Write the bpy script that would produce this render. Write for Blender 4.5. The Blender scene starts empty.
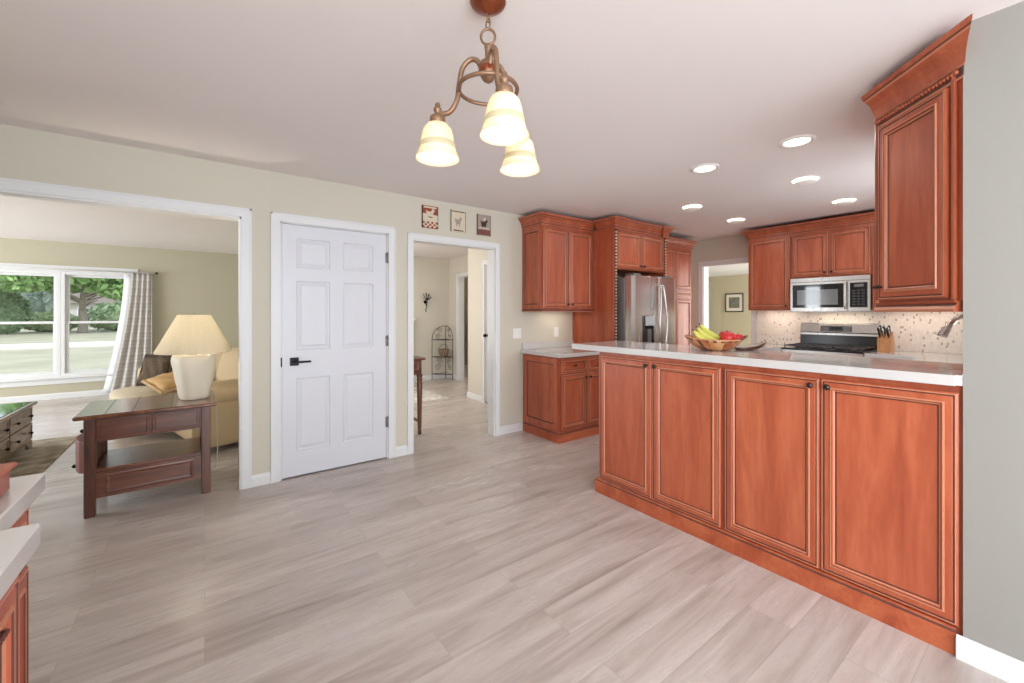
import bpy, bmesh, math, random
from mathutils import Vector, Matrix
random.seed(7)
R = math.radians
PI = math.pi
SC = bpy.context.scene
COL = SC.collection

# ---------------------------------------------------------------- camera
FPX, HY, CH = 417.0, 313.0, 1.33
cam = bpy.data.cameras.new('camera')
camo = bpy.data.objects.new('camera', cam)
COL.objects.link(camo)
SC.camera = camo
cam.sensor_width = 36.0
cam.sensor_fit = 'HORIZONTAL'
cam.lens = FPX / 1024 * 36
cam.shift_y = (HY - 341.5) / 1024
cam.clip_start = 0.05
cam.clip_end = 400
yaw = math.atan2(566, 417)            # angle from +X to the view direction
camo.location = (0, 0, CH)
camo.rotation_euler = (R(90), 0, yaw - R(90))

# ---------------------------------------------------------------- exposure and sky
SC.view_settings.view_transform = 'Standard'
SC.view_settings.look = 'None'
SC.view_settings.gamma = 1
SC.view_settings.use_curve_mapping = False
SC.view_settings.exposure = 0.45
W = bpy.data.worlds.new('sky')
SC.world = W
W.use_nodes = True
wn = W.node_tree.nodes
wl = W.node_tree.links
bg = wn['Background']
bg.inputs[0].default_value = (0.80, 0.90, 1.0, 1)
bg.inputs[1].default_value = 1.35

def sun(name, energy, rot, col):
    l = bpy.data.lights.new(name, 'SUN')
    l.energy = energy
    l.color = col
    l.angle = R(2)
    o = bpy.data.objects.new(name, l)
    o.rotation_euler = rot
    COL.objects.link(o)

def area(name, loc, direction, sx, sy, power, col=(1, 1, 1)):
    l = bpy.data.lights.new(name, 'AREA')
    l.shape = 'RECTANGLE'
    l.size, l.size_y = sx, sy
    l.energy = power
    l.color = col
    o = bpy.data.objects.new(name, l)
    o.location = loc
    o.rotation_euler = Vector(direction).to_track_quat('-Z', 'Y').to_euler()
    COL.objects.link(o)
    return o

sun('sun', 1.7, (R(32), R(8), R(0)), (1.0, 0.96, 0.9))
# added area lights stand in for daylight from assumed windows out of view
area('fill_patio', (0.65, -2.93, 1.25), (0, 1, 0.14), 2.9, 2.1, 92, (0.84, 0.92, 1.0))
area('fill_dining_side', (-0.94, -1.6, 1.45), (1, 0.12, 0.05), 1.7, 1.3, 68, (0.84, 0.92, 1.0))  # added to brighten the peninsula fronts
area('daylight_sink_window', (4.4, 0.30, 1.6), (0, 1, -0.1), 1.1, 0.9, 13, (0.86, 0.93, 1.0))
area('fill_living_side', (-5.9, 6.6, 1.3), (1, 0, 0), 3.4, 1.9, 190, (0.88, 0.95, 1.0))  # added to brighten the living room from an unseen side
area('fill_far_room', (8.2, 1.4, 1.2), (0, 1, 0), 1.8, 1.6, 85, (1.0, 1.0, 0.97))  # added to brighten the olive walls
area('fill_hall_side', (1.08, 5.9, 1.45), (1, 0, 0), 2.2, 1.3, 26, (1.0, 0.98, 0.95))  # added fill for the hall; no window stands behind it

# ---------------------------------------------------------------- materials
MATS = {}
def newmat(name):
    m = bpy.data.materials.new(name)
    m.use_nodes = True
    MATS[name] = m
    return m, m.node_tree.nodes, m.node_tree.links, m.node_tree.nodes['Principled BSDF']

def s2l(c):
    return tuple(((v / 255) / 12.92 if v / 255 <= 0.04045 else ((v / 255 + 0.055) / 1.055) ** 2.4) for v in c) + (1,)

def plain(name, rgb, rough=0.5, metal=0.0, noise=0.0, nscale=8, bump=0.0, spec=0.5, emit=None, es=0, coat=0):
    m, n, l, p = newmat(name)
    c = s2l(rgb)
    p.inputs['Roughness'].default_value = rough
    p.inputs['Metallic'].default_value = metal
    p.inputs['Specular IOR Level'].default_value = spec
    p.inputs['Coat Weight'].default_value = coat
    tc = n.new('ShaderNodeTexCoord')
    nz = n.new('ShaderNodeTexNoise')
    nz.inputs['Scale'].default_value = nscale
    nz.inputs['Detail'].default_value = 4
    l.new(tc.outputs['Object'], nz.inputs['Vector'])
    mx = n.new('ShaderNodeMix')
    mx.data_type = 'RGBA'
    mx.inputs[6].default_value = tuple(max(0, v * (1 - noise)) for v in c[:3]) + (1,)
    mx.inputs[7].default_value = tuple(min(1, v * (1 + noise)) for v in c[:3]) + (1,)
    l.new(nz.outputs['Fac'], mx.inputs[0])
    l.new(mx.outputs[2], p.inputs['Base Color'])
    if bump:
        b = n.new('ShaderNodeBump')
        b.inputs['Strength'].default_value = bump
        b.inputs['Distance'].default_value = 0.01
        l.new(nz.outputs['Fac'], b.inputs['Height'])
        l.new(b.outputs['Normal'], p.inputs['Normal'])
    if emit:
        p.inputs['Emission Color'].default_value = s2l(emit)
        p.inputs['Emission Strength'].default_value = es
    return m

def ramp(n, l, src, stops):
    r = n.new('ShaderNodeValToRGB')
    e = r.color_ramp.elements
    e[0].position, e[0].color = stops[0]
    e[1].position, e[1].color = stops[-1]
    for p_, c_ in stops[1:-1]:
        x = e.new(p_)
        x.color = c_
    l.new(src, r.inputs[0])
    return r

def wood(name, dark, mid, light, rough=0.35, axis='Z', scale=1.0, coat=0.15):
    m, n, l, p = newmat(name)
    tc = n.new('ShaderNodeTexCoord')
    mp = n.new('ShaderNodeMapping')
    sc = {'Z': (9, 9, 1.1), 'X': (1.1, 9, 9), 'Y': (9, 1.1, 9)}[axis]
    mp.inputs['Scale'].default_value = tuple(v * scale for v in sc)
    oi = n.new('ShaderNodeObjectInfo')
    add = n.new('ShaderNodeVectorMath')
    add.operation = 'ADD'
    mul = n.new('ShaderNodeVectorMath')
    mul.operation = 'SCALE'
    mul.inputs[3].default_value = 13.7
    cmb = n.new('ShaderNodeCombineXYZ')
    for i in range(3):
        l.new(oi.outputs['Random'], cmb.inputs[i])
    l.new(cmb.outputs[0], mul.inputs[0])
    l.new(tc.outputs['Object'], mp.inputs['Vector'])
    l.new(mp.outputs[0], add.inputs[0])
    l.new(mul.outputs[0], add.inputs[1])
    n1 = n.new('ShaderNodeTexNoise')
    n1.inputs['Scale'].default_value = 1.0
    n1.inputs['Detail'].default_value = 6
    n1.inputs['Roughness'].default_value = 0.6
    n1.inputs['Distortion'].default_value = 0.6
    l.new(add.outputs[0], n1.inputs['Vector'])
    n2 = n.new('ShaderNodeTexNoise')
    n2.inputs['Scale'].default_value = 7.0
    n2.inputs['Detail'].default_value = 3
    l.new(add.outputs[0], n2.inputs['Vector'])
    ad = n.new('ShaderNodeMath')
    ad.operation = 'MULTIPLY_ADD'
    ad.inputs[1].default_value = 0.25
    l.new(n2.outputs['Fac'], ad.inputs[0])
    l.new(n1.outputs['Fac'], ad.inputs[2])
    r = ramp(n, l, ad.outputs[0], [(0.38, s2l(dark)), (0.6, s2l(mid)), (0.8, s2l(light))])
    l.new(r.outputs[0], p.inputs['Base Color'])
    p.inputs['Roughness'].default_value = rough
    p.inputs['Coat Weight'].default_value = coat
    p.inputs['Coat Roughness'].default_value = 0.25
    return m

wood('cherry', (152, 70, 44), (174, 86, 55), (192, 104, 70), rough=0.4)
wood('cherry_h', (146, 62, 36), (174, 84, 50), (192, 104, 66), axis='X', rough=0.38)
plain('glaze', (96, 52, 42), 0.5)
plain('bead_highlight', (200, 130, 98), 0.35, noise=0.1, nscale=30)  # highlights on moulding edges put in as a lighter wood colour
wood('dark_oak', (66, 38, 28), (98, 58, 42), (124, 76, 54), rough=0.3, axis='X', coat=0.3)
wood('dark_oak_v', (58, 34, 26), (86, 50, 38), (108, 66, 48), rough=0.35, axis='Z', coat=0.2)
wood('table_top', (84, 50, 34), (112, 70, 48), (140, 90, 62), rough=0.18, axis='Y', coat=0.5)
wood('chest_wood', (78, 58, 46), (112, 88, 70), (140, 112, 90), rough=0.3, axis='Y', coat=0.3)
wood('knife_block', (170, 112, 66), (200, 142, 92), (218, 165, 115), rough=0.4)
wood('bowl_wood', (120, 62, 34), (176, 100, 58), (214, 150, 100), rough=0.25, axis='X', scale=2.5, coat=0.5)
wood('buffet_wood', (140, 58, 36), (170, 76, 48), (190, 96, 62))
plain('rope_highlight', (226, 190, 164), 0.35)  # pilaster beads paled, their highlights painted into the colour
plain('groove_dark', (58, 26, 20), 0.6)
plain('wall_paint', (209, 203, 187), 0.75, noise=0.015, nscale=1.2)
plain('wall_paint_shaded', (150, 146, 139), 0.75, noise=0.015, nscale=1.2)  # same wall paint, with the shade of the right wall in its colour
plain('wall_living', (190, 183, 160), 0.8, noise=0.015)
plain('wall_hall', (216, 209, 196), 0.8, noise=0.015)
plain('wall_olive', (188, 178, 150), 0.8, noise=0.02)
plain('ceiling_paint', (240, 233, 230), 0.85, noise=0.01, nscale=2)
plain('trim_white', (228, 228, 228), 0.4, noise=0.01)
plain('door_white', (220, 221, 226), 0.38, noise=0.01)
plain('stone', (208, 205, 202), 0.12, noise=0.03, nscale=6, coat=0.3)
plain('black_metal', (28, 26, 26), 0.35, metal=0.8, noise=0.1)
plain('pewter', (72, 64, 60), 0.35, metal=0.9, noise=0.1)
plain('hinge', (150, 148, 146), 0.3, metal=0.9)
plain('chrome', (190, 190, 190), 0.15, metal=1.0)
plain('bronze', (146, 114, 90), 0.42, metal=0.55, noise=0.25, nscale=40)
plain('canopy_copper', (140, 74, 46), 0.3, metal=0.6, noise=0.15, nscale=20)
plain('black_glass', (20, 22, 26), 0.06, coat=0.6)
plain('grey_glass', (120, 122, 122), 0.12, coat=0.5)
plain('cast_iron', (84, 82, 82), 0.32, metal=0.5, noise=0.2)
plain('enamel_black', (34, 32, 33), 0.2)
plain('panel_dark', (58, 58, 62), 0.3, noise=0.3, nscale=60)
plain('display_grey', (188, 190, 192), 0.3)
plain('cream_plate', (232, 224, 208), 0.4)
plain('white_plate', (238, 237, 232), 0.4)
plain('ceramic', (226, 216, 196), 0.5, noise=0.04, nscale=14, bump=0.3)
plain('sofa_fabric', (196, 172, 136), 0.9, noise=0.06, nscale=60, bump=0.2)
plain('sofa_seat_fabric', (206, 192, 166), 0.9, noise=0.06, nscale=60, bump=0.2)
plain('pillow_gold', (200, 160, 108), 0.85, noise=0.25, nscale=24, bump=0.4)
plain('pillow_dark', (96, 80, 64), 0.95, noise=0.6, nscale=60, bump=1.0)
plain('knit_trim', (214, 182, 140), 0.9, noise=0.15, nscale=60)
plain('banana', (206, 204, 92), 0.45, noise=0.15, nscale=20)
plain('apple', (196, 44, 44), 0.3, noise=0.3, nscale=14)
plain('stem', (90, 64, 36), 0.7)
plain('cord', (200, 190, 170), 0.6)
plain('black_rubber', (24, 24, 24), 0.7)
plain('wood_dark_leg', (36, 28, 24), 0.5)
plain('basket', (132, 112, 92), 0.8, noise=0.4, nscale=50, bump=0.5)
plain('frame_dark', (44, 40, 34), 0.4)
plain('mat_board', (216, 208, 190), 0.7)
plain('print_grey', (112, 112, 100), 0.7, noise=0.8, nscale=16)
plain('grass', (156, 154, 134), 0.95, noise=0.35, nscale=0.6)
plain('concrete', (226, 222, 214), 0.9, noise=0.05)
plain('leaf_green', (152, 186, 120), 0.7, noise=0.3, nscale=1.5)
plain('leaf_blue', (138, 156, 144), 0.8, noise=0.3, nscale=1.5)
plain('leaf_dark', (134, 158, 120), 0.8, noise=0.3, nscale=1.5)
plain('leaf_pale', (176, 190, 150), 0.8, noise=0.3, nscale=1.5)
plain('bark', (152, 140, 128), 0.9, noise=0.3, nscale=6)
plain('siding', (196, 190, 184), 0.8)
plain('shingle', (120, 110, 104), 0.9, noise=0.3)
plain('house_glass', (90, 100, 112), 0.1)
plain('plaque_red', (150, 66, 44), 0.6, noise=0.3, nscale=30)
plain('plaque_cream', (216, 202, 178), 0.6, noise=0.12, nscale=40)
plain('plaque_grey', (168, 152, 140), 0.6, noise=0.2, nscale=40)
plain('plaque_black', (52, 44, 38), 0.6)
plain('plaque_brown', (126, 74, 64), 0.6, noise=0.2, nscale=30)
plain('lamp_on', (255, 250, 240), 0.5, emit=(255, 246, 226), es=4)
plain('disc_lens', (226, 220, 214), 0.5, emit=(255, 246, 232), es=0.12)
plain('bulb_glass', (255, 250, 240), 0.5, emit=(255, 244, 222), es=1.6)
plain('can_trim', (240, 236, 230), 0.4)

def mat_floor():
    m, n, l, p = newmat('floor_planks')
    tc = n.new('ShaderNodeTexCoord')
    br = n.new('ShaderNodeTexBrick')
    br.offset = 0.37
    br.offset_frequency = 2
    br.inputs['Color1'].default_value = (0, 0, 0, 1)
    br.inputs['Color2'].default_value = (1, 1, 1, 1)
    br.inputs['Mortar'].default_value = (0.5, 0.5, 0.5, 1)
    br.inputs['Scale'].default_value = 1
    br.inputs['Mortar Size'].default_value = 0.0012
    br.inputs['Brick Width'].default_value = 1.22
    br.inputs['Row Height'].default_value = 0.178
    l.new(tc.outputs['Object'], br.inputs['Vector'])
    mp = n.new('ShaderNodeMapping')
    mp.inputs['Scale'].default_value = (0.9, 9, 1)
    l.new(tc.outputs['Object'], mp.inputs['Vector'])
    off = n.new('ShaderNodeVectorMath')
    off.operation = 'MULTIPLY_ADD'
    off.inputs[1].default_value = (31, 17, 9)
    l.new(br.outputs['Color'], off.inputs[0])
    l.new(mp.outputs[0], off.inputs[2])
    nz = n.new('ShaderNodeTexNoise')
    nz.inputs['Scale'].default_value = 1.3
    nz.inputs['Detail'].default_value = 8
    nz.inputs['Roughness'].default_value = 0.62
    nz.inputs['Distortion'].default_value = 0.5
    l.new(off.outputs[0], nz.inputs['Vector'])
    g = ramp(n, l, nz.outputs['Fac'], [(0.26, s2l((164, 150, 141))), (0.5, s2l((200, 189, 182))), (0.72, s2l((216, 208, 203)))])
    pl = ramp(n, l, br.outputs['Color'], [(0.0, (0.86, 0.85, 0.84, 1)), (1.0, (1.04, 1.04, 1.04, 1))])
    mx = n.new('ShaderNodeMix')
    mx.data_type = 'RGBA'
    mx.blend_type = 'MULTIPLY'
    mx.inputs[0].default_value = 0.8
    l.new(g.outputs[0], mx.inputs[6])
    l.new(pl.outputs[0], mx.inputs[7])
    dk = n.new('ShaderNodeMix')
    dk.data_type = 'RGBA'
    dk.inputs[7].default_value = s2l((128, 114, 104))
    mf = n.new('ShaderNodeMath')
    mf.operation = 'MULTIPLY'
    mf.inputs[1].default_value = 0.35
    l.new(br.outputs['Fac'], mf.inputs[0])
    l.new(mf.outputs[0], dk.inputs[0])
    l.new(mx.outputs[2], dk.inputs[6])
    l.new(dk.outputs[2], p.inputs['Base Color'])
    rr = ramp(n, l, nz.outputs['Fac'], [(0.3, (0.34,) * 3 + (1,)), (0.7, (0.24,) * 3 + (1,))])
    l.new(rr.outputs[0], p.inputs['Roughness'])
    b = n.new('ShaderNodeBump')
    b.inputs['Strength'].default_value = 0.12
    b.inputs['Distance'].default_value = 0.004
    l.new(nz.outputs['Fac'], b.inputs['Height'])
    l.new(b.outputs['Normal'], p.inputs['Normal'])
mat_floor()

def mat_tile():
    m, n, l, p = newmat('mosaic_tile')
    tc = n.new('ShaderNodeTexCoord')
    sp = n.new('ShaderNodeSeparateXYZ')
    cb = n.new('ShaderNodeCombineXYZ')
    l.new(tc.outputs['Object'], sp.inputs[0])
    l.new(sp.outputs['Y'], cb.inputs['X'])
    l.new(sp.outputs['Z'], cb.inputs['Y'])
    br = n.new('ShaderNodeTexBrick')
    br.offset = 0.43
    br.inputs['Color1'].default_value = (0, 0, 0, 1)
    br.inputs['Color2'].default_value = (1, 1, 1, 1)
    br.inputs['Mortar'].default_value = (0.6, 0.6, 0.6, 1)
    br.inputs['Scale'].default_value = 1
    br.inputs['Mortar Size'].default_value = 0.0008
    br.inputs['Brick Width'].default_value = 0.015
    br.inputs['Row Height'].default_value = 0.027
    l.new(cb.outputs[0], br.inputs['Vector'])
    r = ramp(n, l, br.outputs['Color'], [(0.0, s2l((176, 154, 136))), (0.05, s2l((190, 170, 152))), (0.07, s2l((226, 216, 206))), (1.0, s2l((238, 230, 222)))])
    mx = n.new('ShaderNodeMix')
    mx.data_type = 'RGBA'
    mx.inputs[7].default_value = s2l((222, 211, 200))
    l.new(br.outputs['Fac'], mx.inputs[0])
    l.new(r.outputs[0], mx.inputs[6])
    l.new(mx.outputs[2], p.inputs['Base Color'])
    p.inputs['Roughness'].default_value = 0.35
mat_tile()

def mat_steel():
    m, n, l, p = newmat('steel')
    tc = n.new('ShaderNodeTexCoord')
    mp = n.new('ShaderNodeMapping')
    mp.inputs['Scale'].default_value = (26, 26, 0.6)
    l.new(tc.outputs['Object'], mp.inputs['Vector'])
    nz = n.new('ShaderNodeTexNoise')
    nz.inputs['Scale'].default_value = 1
    l.new(mp.outputs[0], nz.inputs['Vector'])
    r = ramp(n, l, nz.outputs['Fac'], [(0.3, (0.245,) * 3 + (1,)), (0.7, (0.275,) * 3 + (1,))])
    l.new(r.outputs[0], p.inputs['Roughness'])
    p.inputs['Base Color'].default_value = s2l((204, 200, 196))
    p.inputs['Metallic'].default_value = 0.95
mat_steel()
plain('fridge_side', (122, 120, 118), 0.5, metal=0.4)

def mat_rug(name, c1, c2, c3, sc):
    m, n, l, p = newmat(name)
    tc = n.new('ShaderNodeTexCoord')
    v = n.new('ShaderNodeTexVoronoi')
    v.inputs['Scale'].default_value = sc
    l.new(tc.outputs['Object'], v.inputs['Vector'])
    nz = n.new('ShaderNodeTexNoise')
    nz.inputs['Scale'].default_value = sc * 1.7
    nz.inputs['Detail'].default_value = 6
    l.new(tc.outputs['Object'], nz.inputs['Vector'])
    ad = n.new('ShaderNodeMath')
    ad.operation = 'MULTIPLY_ADD'
    ad.inputs[1].default_value = 0.35
    l.new(v.outputs['Distance'], ad.inputs[0])
    l.new(nz.outputs['Fac'], ad.inputs[2])
    r = ramp(n, l, ad.outputs[0], [(0.45, s2l(c1)), (0.62, s2l(c2)), (0.8, s2l(c3))])
    l.new(r.outputs[0], p.inputs['Base Color'])
    p.inputs['Roughness'].default_value = 0.95
mat_rug('rug_brown', (120, 106, 90), (150, 138, 120), (176, 166, 148), 5)
mat_rug('rug_pale', (180, 176, 166), (206, 202, 194), (226, 222, 214), 7)

def mat_plaid():
    m, n, l, p = newmat('curtain_plaid')
    tc = n.new('ShaderNodeTexCoord')
    sp = n.new('ShaderNodeSeparateXYZ')
    l.new(tc.outputs['UV'], sp.inputs[0])
    outs = []
    for ax, f in (('X', 9.0), ('Y', 16.0)):
        mu = n.new('ShaderNodeMath')
        mu.operation = 'MULTIPLY'
        mu.inputs[1].default_value = f
        l.new(sp.outputs[ax], mu.inputs[0])
        fr = n.new('ShaderNodeMath')
        fr.operation = 'FRACT'
        l.new(mu.outputs[0], fr.inputs[0])
        r = ramp(n, l, fr.outputs[0], [(0.0, (0.5,) * 3 + (1,)), (0.3, (0.6,) * 3 + (1,)), (0.5, (0.8,) * 3 + (1,)), (0.62, (0.35,) * 3 + (1,)), (0.7, (0.9,) * 3 + (1,)), (1.0, (0.7,) * 3 + (1,))])
        outs.append(r)
    mx = n.new('ShaderNodeMix')
    mx.data_type = 'RGBA'
    mx.inputs[0].default_value = 0.5
    l.new(outs[0].outputs[0], mx.inputs[6])
    l.new(outs[1].outputs[0], mx.inputs[7])
    r = ramp(n, l, mx.outputs[2], [(0.25, s2l((150, 143, 138))), (0.6, s2l((196, 190, 184))), (0.9, s2l((220, 216, 210)))])
    l.new(r.outputs[0], p.inputs['Base Color'])
    p.inputs['Roughness'].default_value = 0.9
mat_plaid()
plain('curtain_grey', (176, 180, 176), 0.9, noise=0.05)

def mat_glass():
    m, n, l, p = newmat('window_glass')
    out = n['Material Output']
    tr = n.new('ShaderNodeBsdfTransparent')
    gl = n.new('ShaderNodeBsdfGlossy')
    gl.inputs['Roughness'].default_value = 0.02
    fr = n.new('ShaderNodeFresnel')
    fr.inputs[0].default_value = 1.3
    mx = n.new('ShaderNodeMixShader')
    l.new(fr.outputs[0], mx.inputs[0])
    l.new(tr.outputs[0], mx.inputs[1])
    l.new(gl.outputs[0], mx.inputs[2])
    l.new(mx.outputs[0], out.inputs['Surface'])
mat_glass()

def mat_translucent(name, rgb, fac, es, ecol, rough=0.6):
    # shade of cloth or frosted glass with a lit bulb inside
    m, n, l, p = newmat(name)
    out = n['Material Output']
    p.inputs['Base Color'].default_value = s2l(rgb)
    p.inputs['Roughness'].default_value = rough
    p.inputs['Emission Color'].default_value = s2l(ecol)
    p.inputs['Emission Strength'].default_value = es
    t = n.new('ShaderNodeBsdfTranslucent')
    t.inputs[0].default_value = s2l(rgb)
    mx = n.new('ShaderNodeMixShader')
    mx.inputs[0].default_value = fac
    l.new(p.outputs[0], mx.inputs[1])
    l.new(t.outputs[0], mx.inputs[2])
    l.new(mx.outputs[0], out.inputs['Surface'])
mat_translucent('lamp_linen', (240, 232, 212), 0.5, 0.0, (255, 232, 196))
mat_translucent('frosted_glass', (244, 232, 208), 0.35, 0.10, (255, 226, 186), 0.4)
mat_translucent('frosted_band', (196, 190, 160), 0.2, 0.05, (240, 226, 186), 0.5)

# ---------------------------------------------------------------- mesh helpers
class MB:
    def __init__(s):
        s.bm = bmesh.new()
    def face(s, vs, mi=0, smooth=False):
        try:
            f = s.bm.faces.new(vs)
            f.material_index = mi
            f.smooth = smooth
            return f
        except ValueError:
            return None
    def box(s, x0, x1, y0, y1, z0, z1, mi=0, bev=0.0, seg=1):
        if x0 > x1: x0, x1 = x1, x0
        if y0 > y1: y0, y1 = y1, y0
        if z0 > z1: z0, z1 = z1, z0
        v = [s.bm.verts.new(p) for p in ((x0, y0, z0), (x1, y0, z0), (x1, y1, z0), (x0, y1, z0), (x0, y0, z1), (x1, y0, z1), (x1, y1, z1), (x0, y1, z1))]
        fs = [s.face([v[i] for i in q], mi) for q in ((3, 2, 1, 0), (4, 5, 6, 7), (0, 1, 5, 4), (1, 2, 6, 5), (2, 3, 7, 6), (3, 0, 4, 7))]
        if bev:
            es = list({e for f in fs for e in f.edges})
            bmesh.ops.bevel(s.bm, geom=es, offset=bev, segments=seg, affect='EDGES', profile=0.5, material=mi)
        return s
    def prism(s, pts, axis, a0, a1, mi=0):
        # pts in the two other axes, extruded along axis
        def P(u, v, a):
            return {'x': (a, u, v), 'y': (u, a, v), 'z': (u, v, a)}[axis]
        A = [s.bm.verts.new(P(u, v, a0)) for u, v in pts]
        B = [s.bm.verts.new(P(u, v, a1)) for u, v in pts]
        n = len(pts)
        s.face(A[::-1], mi)
        s.face(B, mi)
        for i in range(n):
            s.face([A[i], A[(i + 1) % n], B[(i + 1) % n], B[i]], mi)
        return s
    def tube(s, pts, rad, seg=10, mi=0, closed=False, caps=True):
        pts = [Vector(p) for p in pts]
        n = len(pts)
        rads = rad if isinstance(rad, (list, tuple)) else [rad] * n
        rings = []
        prev = None
        for i, p in enumerate(pts):
            if closed:
                t = pts[(i + 1) % n] - pts[i - 1]
            else:
                t = pts[min(i + 1, n - 1)] - pts[max(i - 1, 0)]
            t.normalize()
            if prev is None:
                u = t.cross(Vector((0, 0, 1)))
                if u.length < 1e-3: u = t.cross(Vector((1, 0, 0)))
            else:
                u = prev - t * prev.dot(t)
                if u.length < 1e-4: u = t.cross(Vector((0, 0, 1)))
            u.normalize()
            prev = u
            w = t.cross(u)
            rings.append([s.bm.verts.new(p + (u * math.cos(2 * PI * k / seg) + w * math.sin(2 * PI * k / seg)) * rads[i]) for k in range(seg)])
        m = n if closed else n - 1
        for i in range(m):
            a, b = rings[i], rings[(i + 1) % n]
            for k in range(seg):
                s.face([a[k], b[k], b[(k + 1) % seg], a[(k + 1) % seg]], mi, True)
        if caps and not closed:
            s.face(rings[0], mi)
            s.face(rings[-1][::-1], mi)
        return s
    def lathe(s, prof, c=(0, 0, 0), seg=32, mi=0, power=2.0, mod=None, axis='z', closed=False):
        # prof: (radius, z[, mat]) list ; power > 2 makes the section squarer
        c = Vector(c)
        rings = []
        for q in prof:
            ring = []
            for k in range(seg):
                a = 2 * PI * k / seg
                ca, sa = math.cos(a), math.sin(a)
                rr = (abs(ca) ** power + abs(sa) ** power) ** (-1 / power) * q[0]
                if mod: rr *= mod(a, q[1])
                x, y, z = rr * ca, rr * sa, q[1]
                if axis == 'x': x, y, z = z, x, y
                if axis == 'y': x, y, z = x, z, y
                ring.append(s.bm.verts.new(c + Vector((x, y, z))))
            rings.append(ring)
        for i in range(len(rings) - 1):
            m_ = prof[i + 1][2] if len(prof[i + 1]) > 2 else mi
            a, b = rings[i], rings[i + 1]
            for k in range(seg):
                s.face([a[k], a[(k + 1) % seg], b[(k + 1) % seg], b[k]], m_, True)
        if closed:
            s.face(rings[0][::-1], mi)
            s.face(rings[-1], mi)
        return s
    def ball(s, c, r, mi=0, sub=1, scale=(1, 1, 1)):
        mt = Matrix.Translation(c) @ Matrix.Diagonal((r * scale[0], r * scale[1], r * scale[2], 1))
        g = bmesh.ops.create_icosphere(s.bm, subdivisions=sub, radius=1, matrix=mt)
        for f in {f for v in g['verts'] for f in v.link_faces}:
            f.material_index = mi
            f.smooth = True
        return s
    def panel(s, x0, x1, z0, z1, loops, y=0.0, back=True):
        # rings of (inset, out, material) round a rectangle facing -y
        prev = None
        for ins, out, mi in loops:
            a, b, c_, d = x0 + ins, x1 - ins, z0 + ins, z1 - ins
            ring = [s.bm.verts.new(p) for p in ((a, y - out, c_), (b, y - out, c_), (b, y - out, d), (a, y - out, d))]
            if prev:
                for k in range(4):
                    s.face([prev[k], prev[(k + 1) % 4], ring[(k + 1) % 4], ring[k]], mi)
            else:
                first = ring
            prev = ring
        s.face(prev, loops[-1][2])
        if back: s.face(first[::-1], loops[0][2])
        return s
    def sweep(s, path, prof, closed=False, mi=0):
        # path: xy points; prof: (out, z, mat); out goes to the right of travel, mitred at the corners
        n = len(path)
        pts = [Vector((p[0], p[1])) for p in path]
        rows = []
        for i in range(n):
            def nrm(a, b):
                d = (b - a).normalized()
                return Vector((d.y, -d.x))
            if closed or 0 < i < n - 1:
                n1, n2 = nrm(pts[i - 1], pts[i]), nrm(pts[i], pts[(i + 1) % n])
                m = (n1 + n2).normalized()
                m = m / max(0.2, m.dot(n1))
            elif i == 0:
                m = nrm(pts[0], pts[1])
            else:
                m = nrm(pts[-2], pts[-1])
            rows.append([s.bm.verts.new((pts[i].x + m.x * q[0], pts[i].y + m.y * q[0], q[1])) for q in prof])
        k = len(prof)
        for i in range(n if closed else n - 1):
            a, b = rows[i], rows[(i + 1) % n]
            for j in range(k):
                j2 = (j + 1) % k
                m_ = prof[j2][2] if len(prof[j2]) > 2 else mi
                s.face([a[j], b[j], b[j2], a[j2]], m_)
        if not closed:
            s.face(rows[0][::-1], mi)
            s.face(rows[-1], mi)
        return s
    def build(s, name, mats, parent=None, label=None, loc=None, rot=None, recalc=True, bevel=0, cat=None, group=None, kind=None):
        if recalc:
            bmesh.ops.recalc_face_normals(s.bm, faces=s.bm.faces[:])
        me = bpy.data.meshes.new(name)
        s.bm.to_mesh(me)
        s.bm.free()
        if isinstance(mats, str): mats = [mats]
        for m in mats: me.materials.append(MATS[m])
        o = bpy.data.objects.new(name, me)
        COL.objects.link(o)
        if parent: o.parent = parent
        if loc: o.location = loc
        if rot: o.rotation_euler = rot
        if bevel:
            b = o.modifiers.new('bevel', 'BEVEL')
            b.width = bevel
            b.segments = 2
            b.limit_method = 'ANGLE'
        if label: o['label'] = label
        if cat: o['category'] = cat
        if group: o['group'] = group
        if kind: o['kind'] = kind
        return o

def thing(name, label, cat, loc=(0, 0, 0), rz=0, group=None):
    o = bpy.data.objects.new(name, None)
    o.empty_display_size = 0.1
    COL.objects.link(o)
    o.location = loc
    o.rotation_euler = (0, 0, R(rz))
    o['label'] = label
    o['category'] = cat
    if group: o['group'] = group
    return o

def copy_tree(o, parent=None):
    c = o.copy()
    COL.objects.link(c)
    if parent: c.parent = parent
    for ch in list(o.children): copy_tree(ch, c)
    return c

def struct(name, mb, mats, **k):
    return mb.build(name, mats, kind='structure', **k)

def bez(p0, p1, p2, p3, n=12):
    P0, P1, P2, P3 = map(Vector, (p0, p1, p2, p3))
    r = []
    for i in range(n + 1):
        t = i / n
        r.append(P0 * (1 - t) ** 3 + P1 * 3 * t * (1 - t) ** 2 + P2 * 3 * t * t * (1 - t) + P3 * t ** 3)
    return r

def smooth_pts(ctrl, n=6):
    # Catmull-Rom
    P = [Vector(p) for p in ctrl]
    P = [P[0] * 2 - P[1]] + P + [P[-1] * 2 - P[-2]]
    r = []
    for i in range(1, len(P) - 2):
        for k in range(n):
            t = k / n
            a, b, c, d = P[i - 1:i + 3]
            r.append(0.5 * ((2 * b) + (c - a) * t + (2 * a - 5 * b + 4 * c - d) * t * t + (3 * b - a - 3 * c + d) * t ** 3))
    r.append(P[-2])
    return r

H = 2.44
WY = 3.75      # face of the long wall
WT = 0.12
PX = 2.345     # face of the peninsula
KX = 6.13      # range wall
KY = 0.262     # sink wall
NW = 0.262

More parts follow.
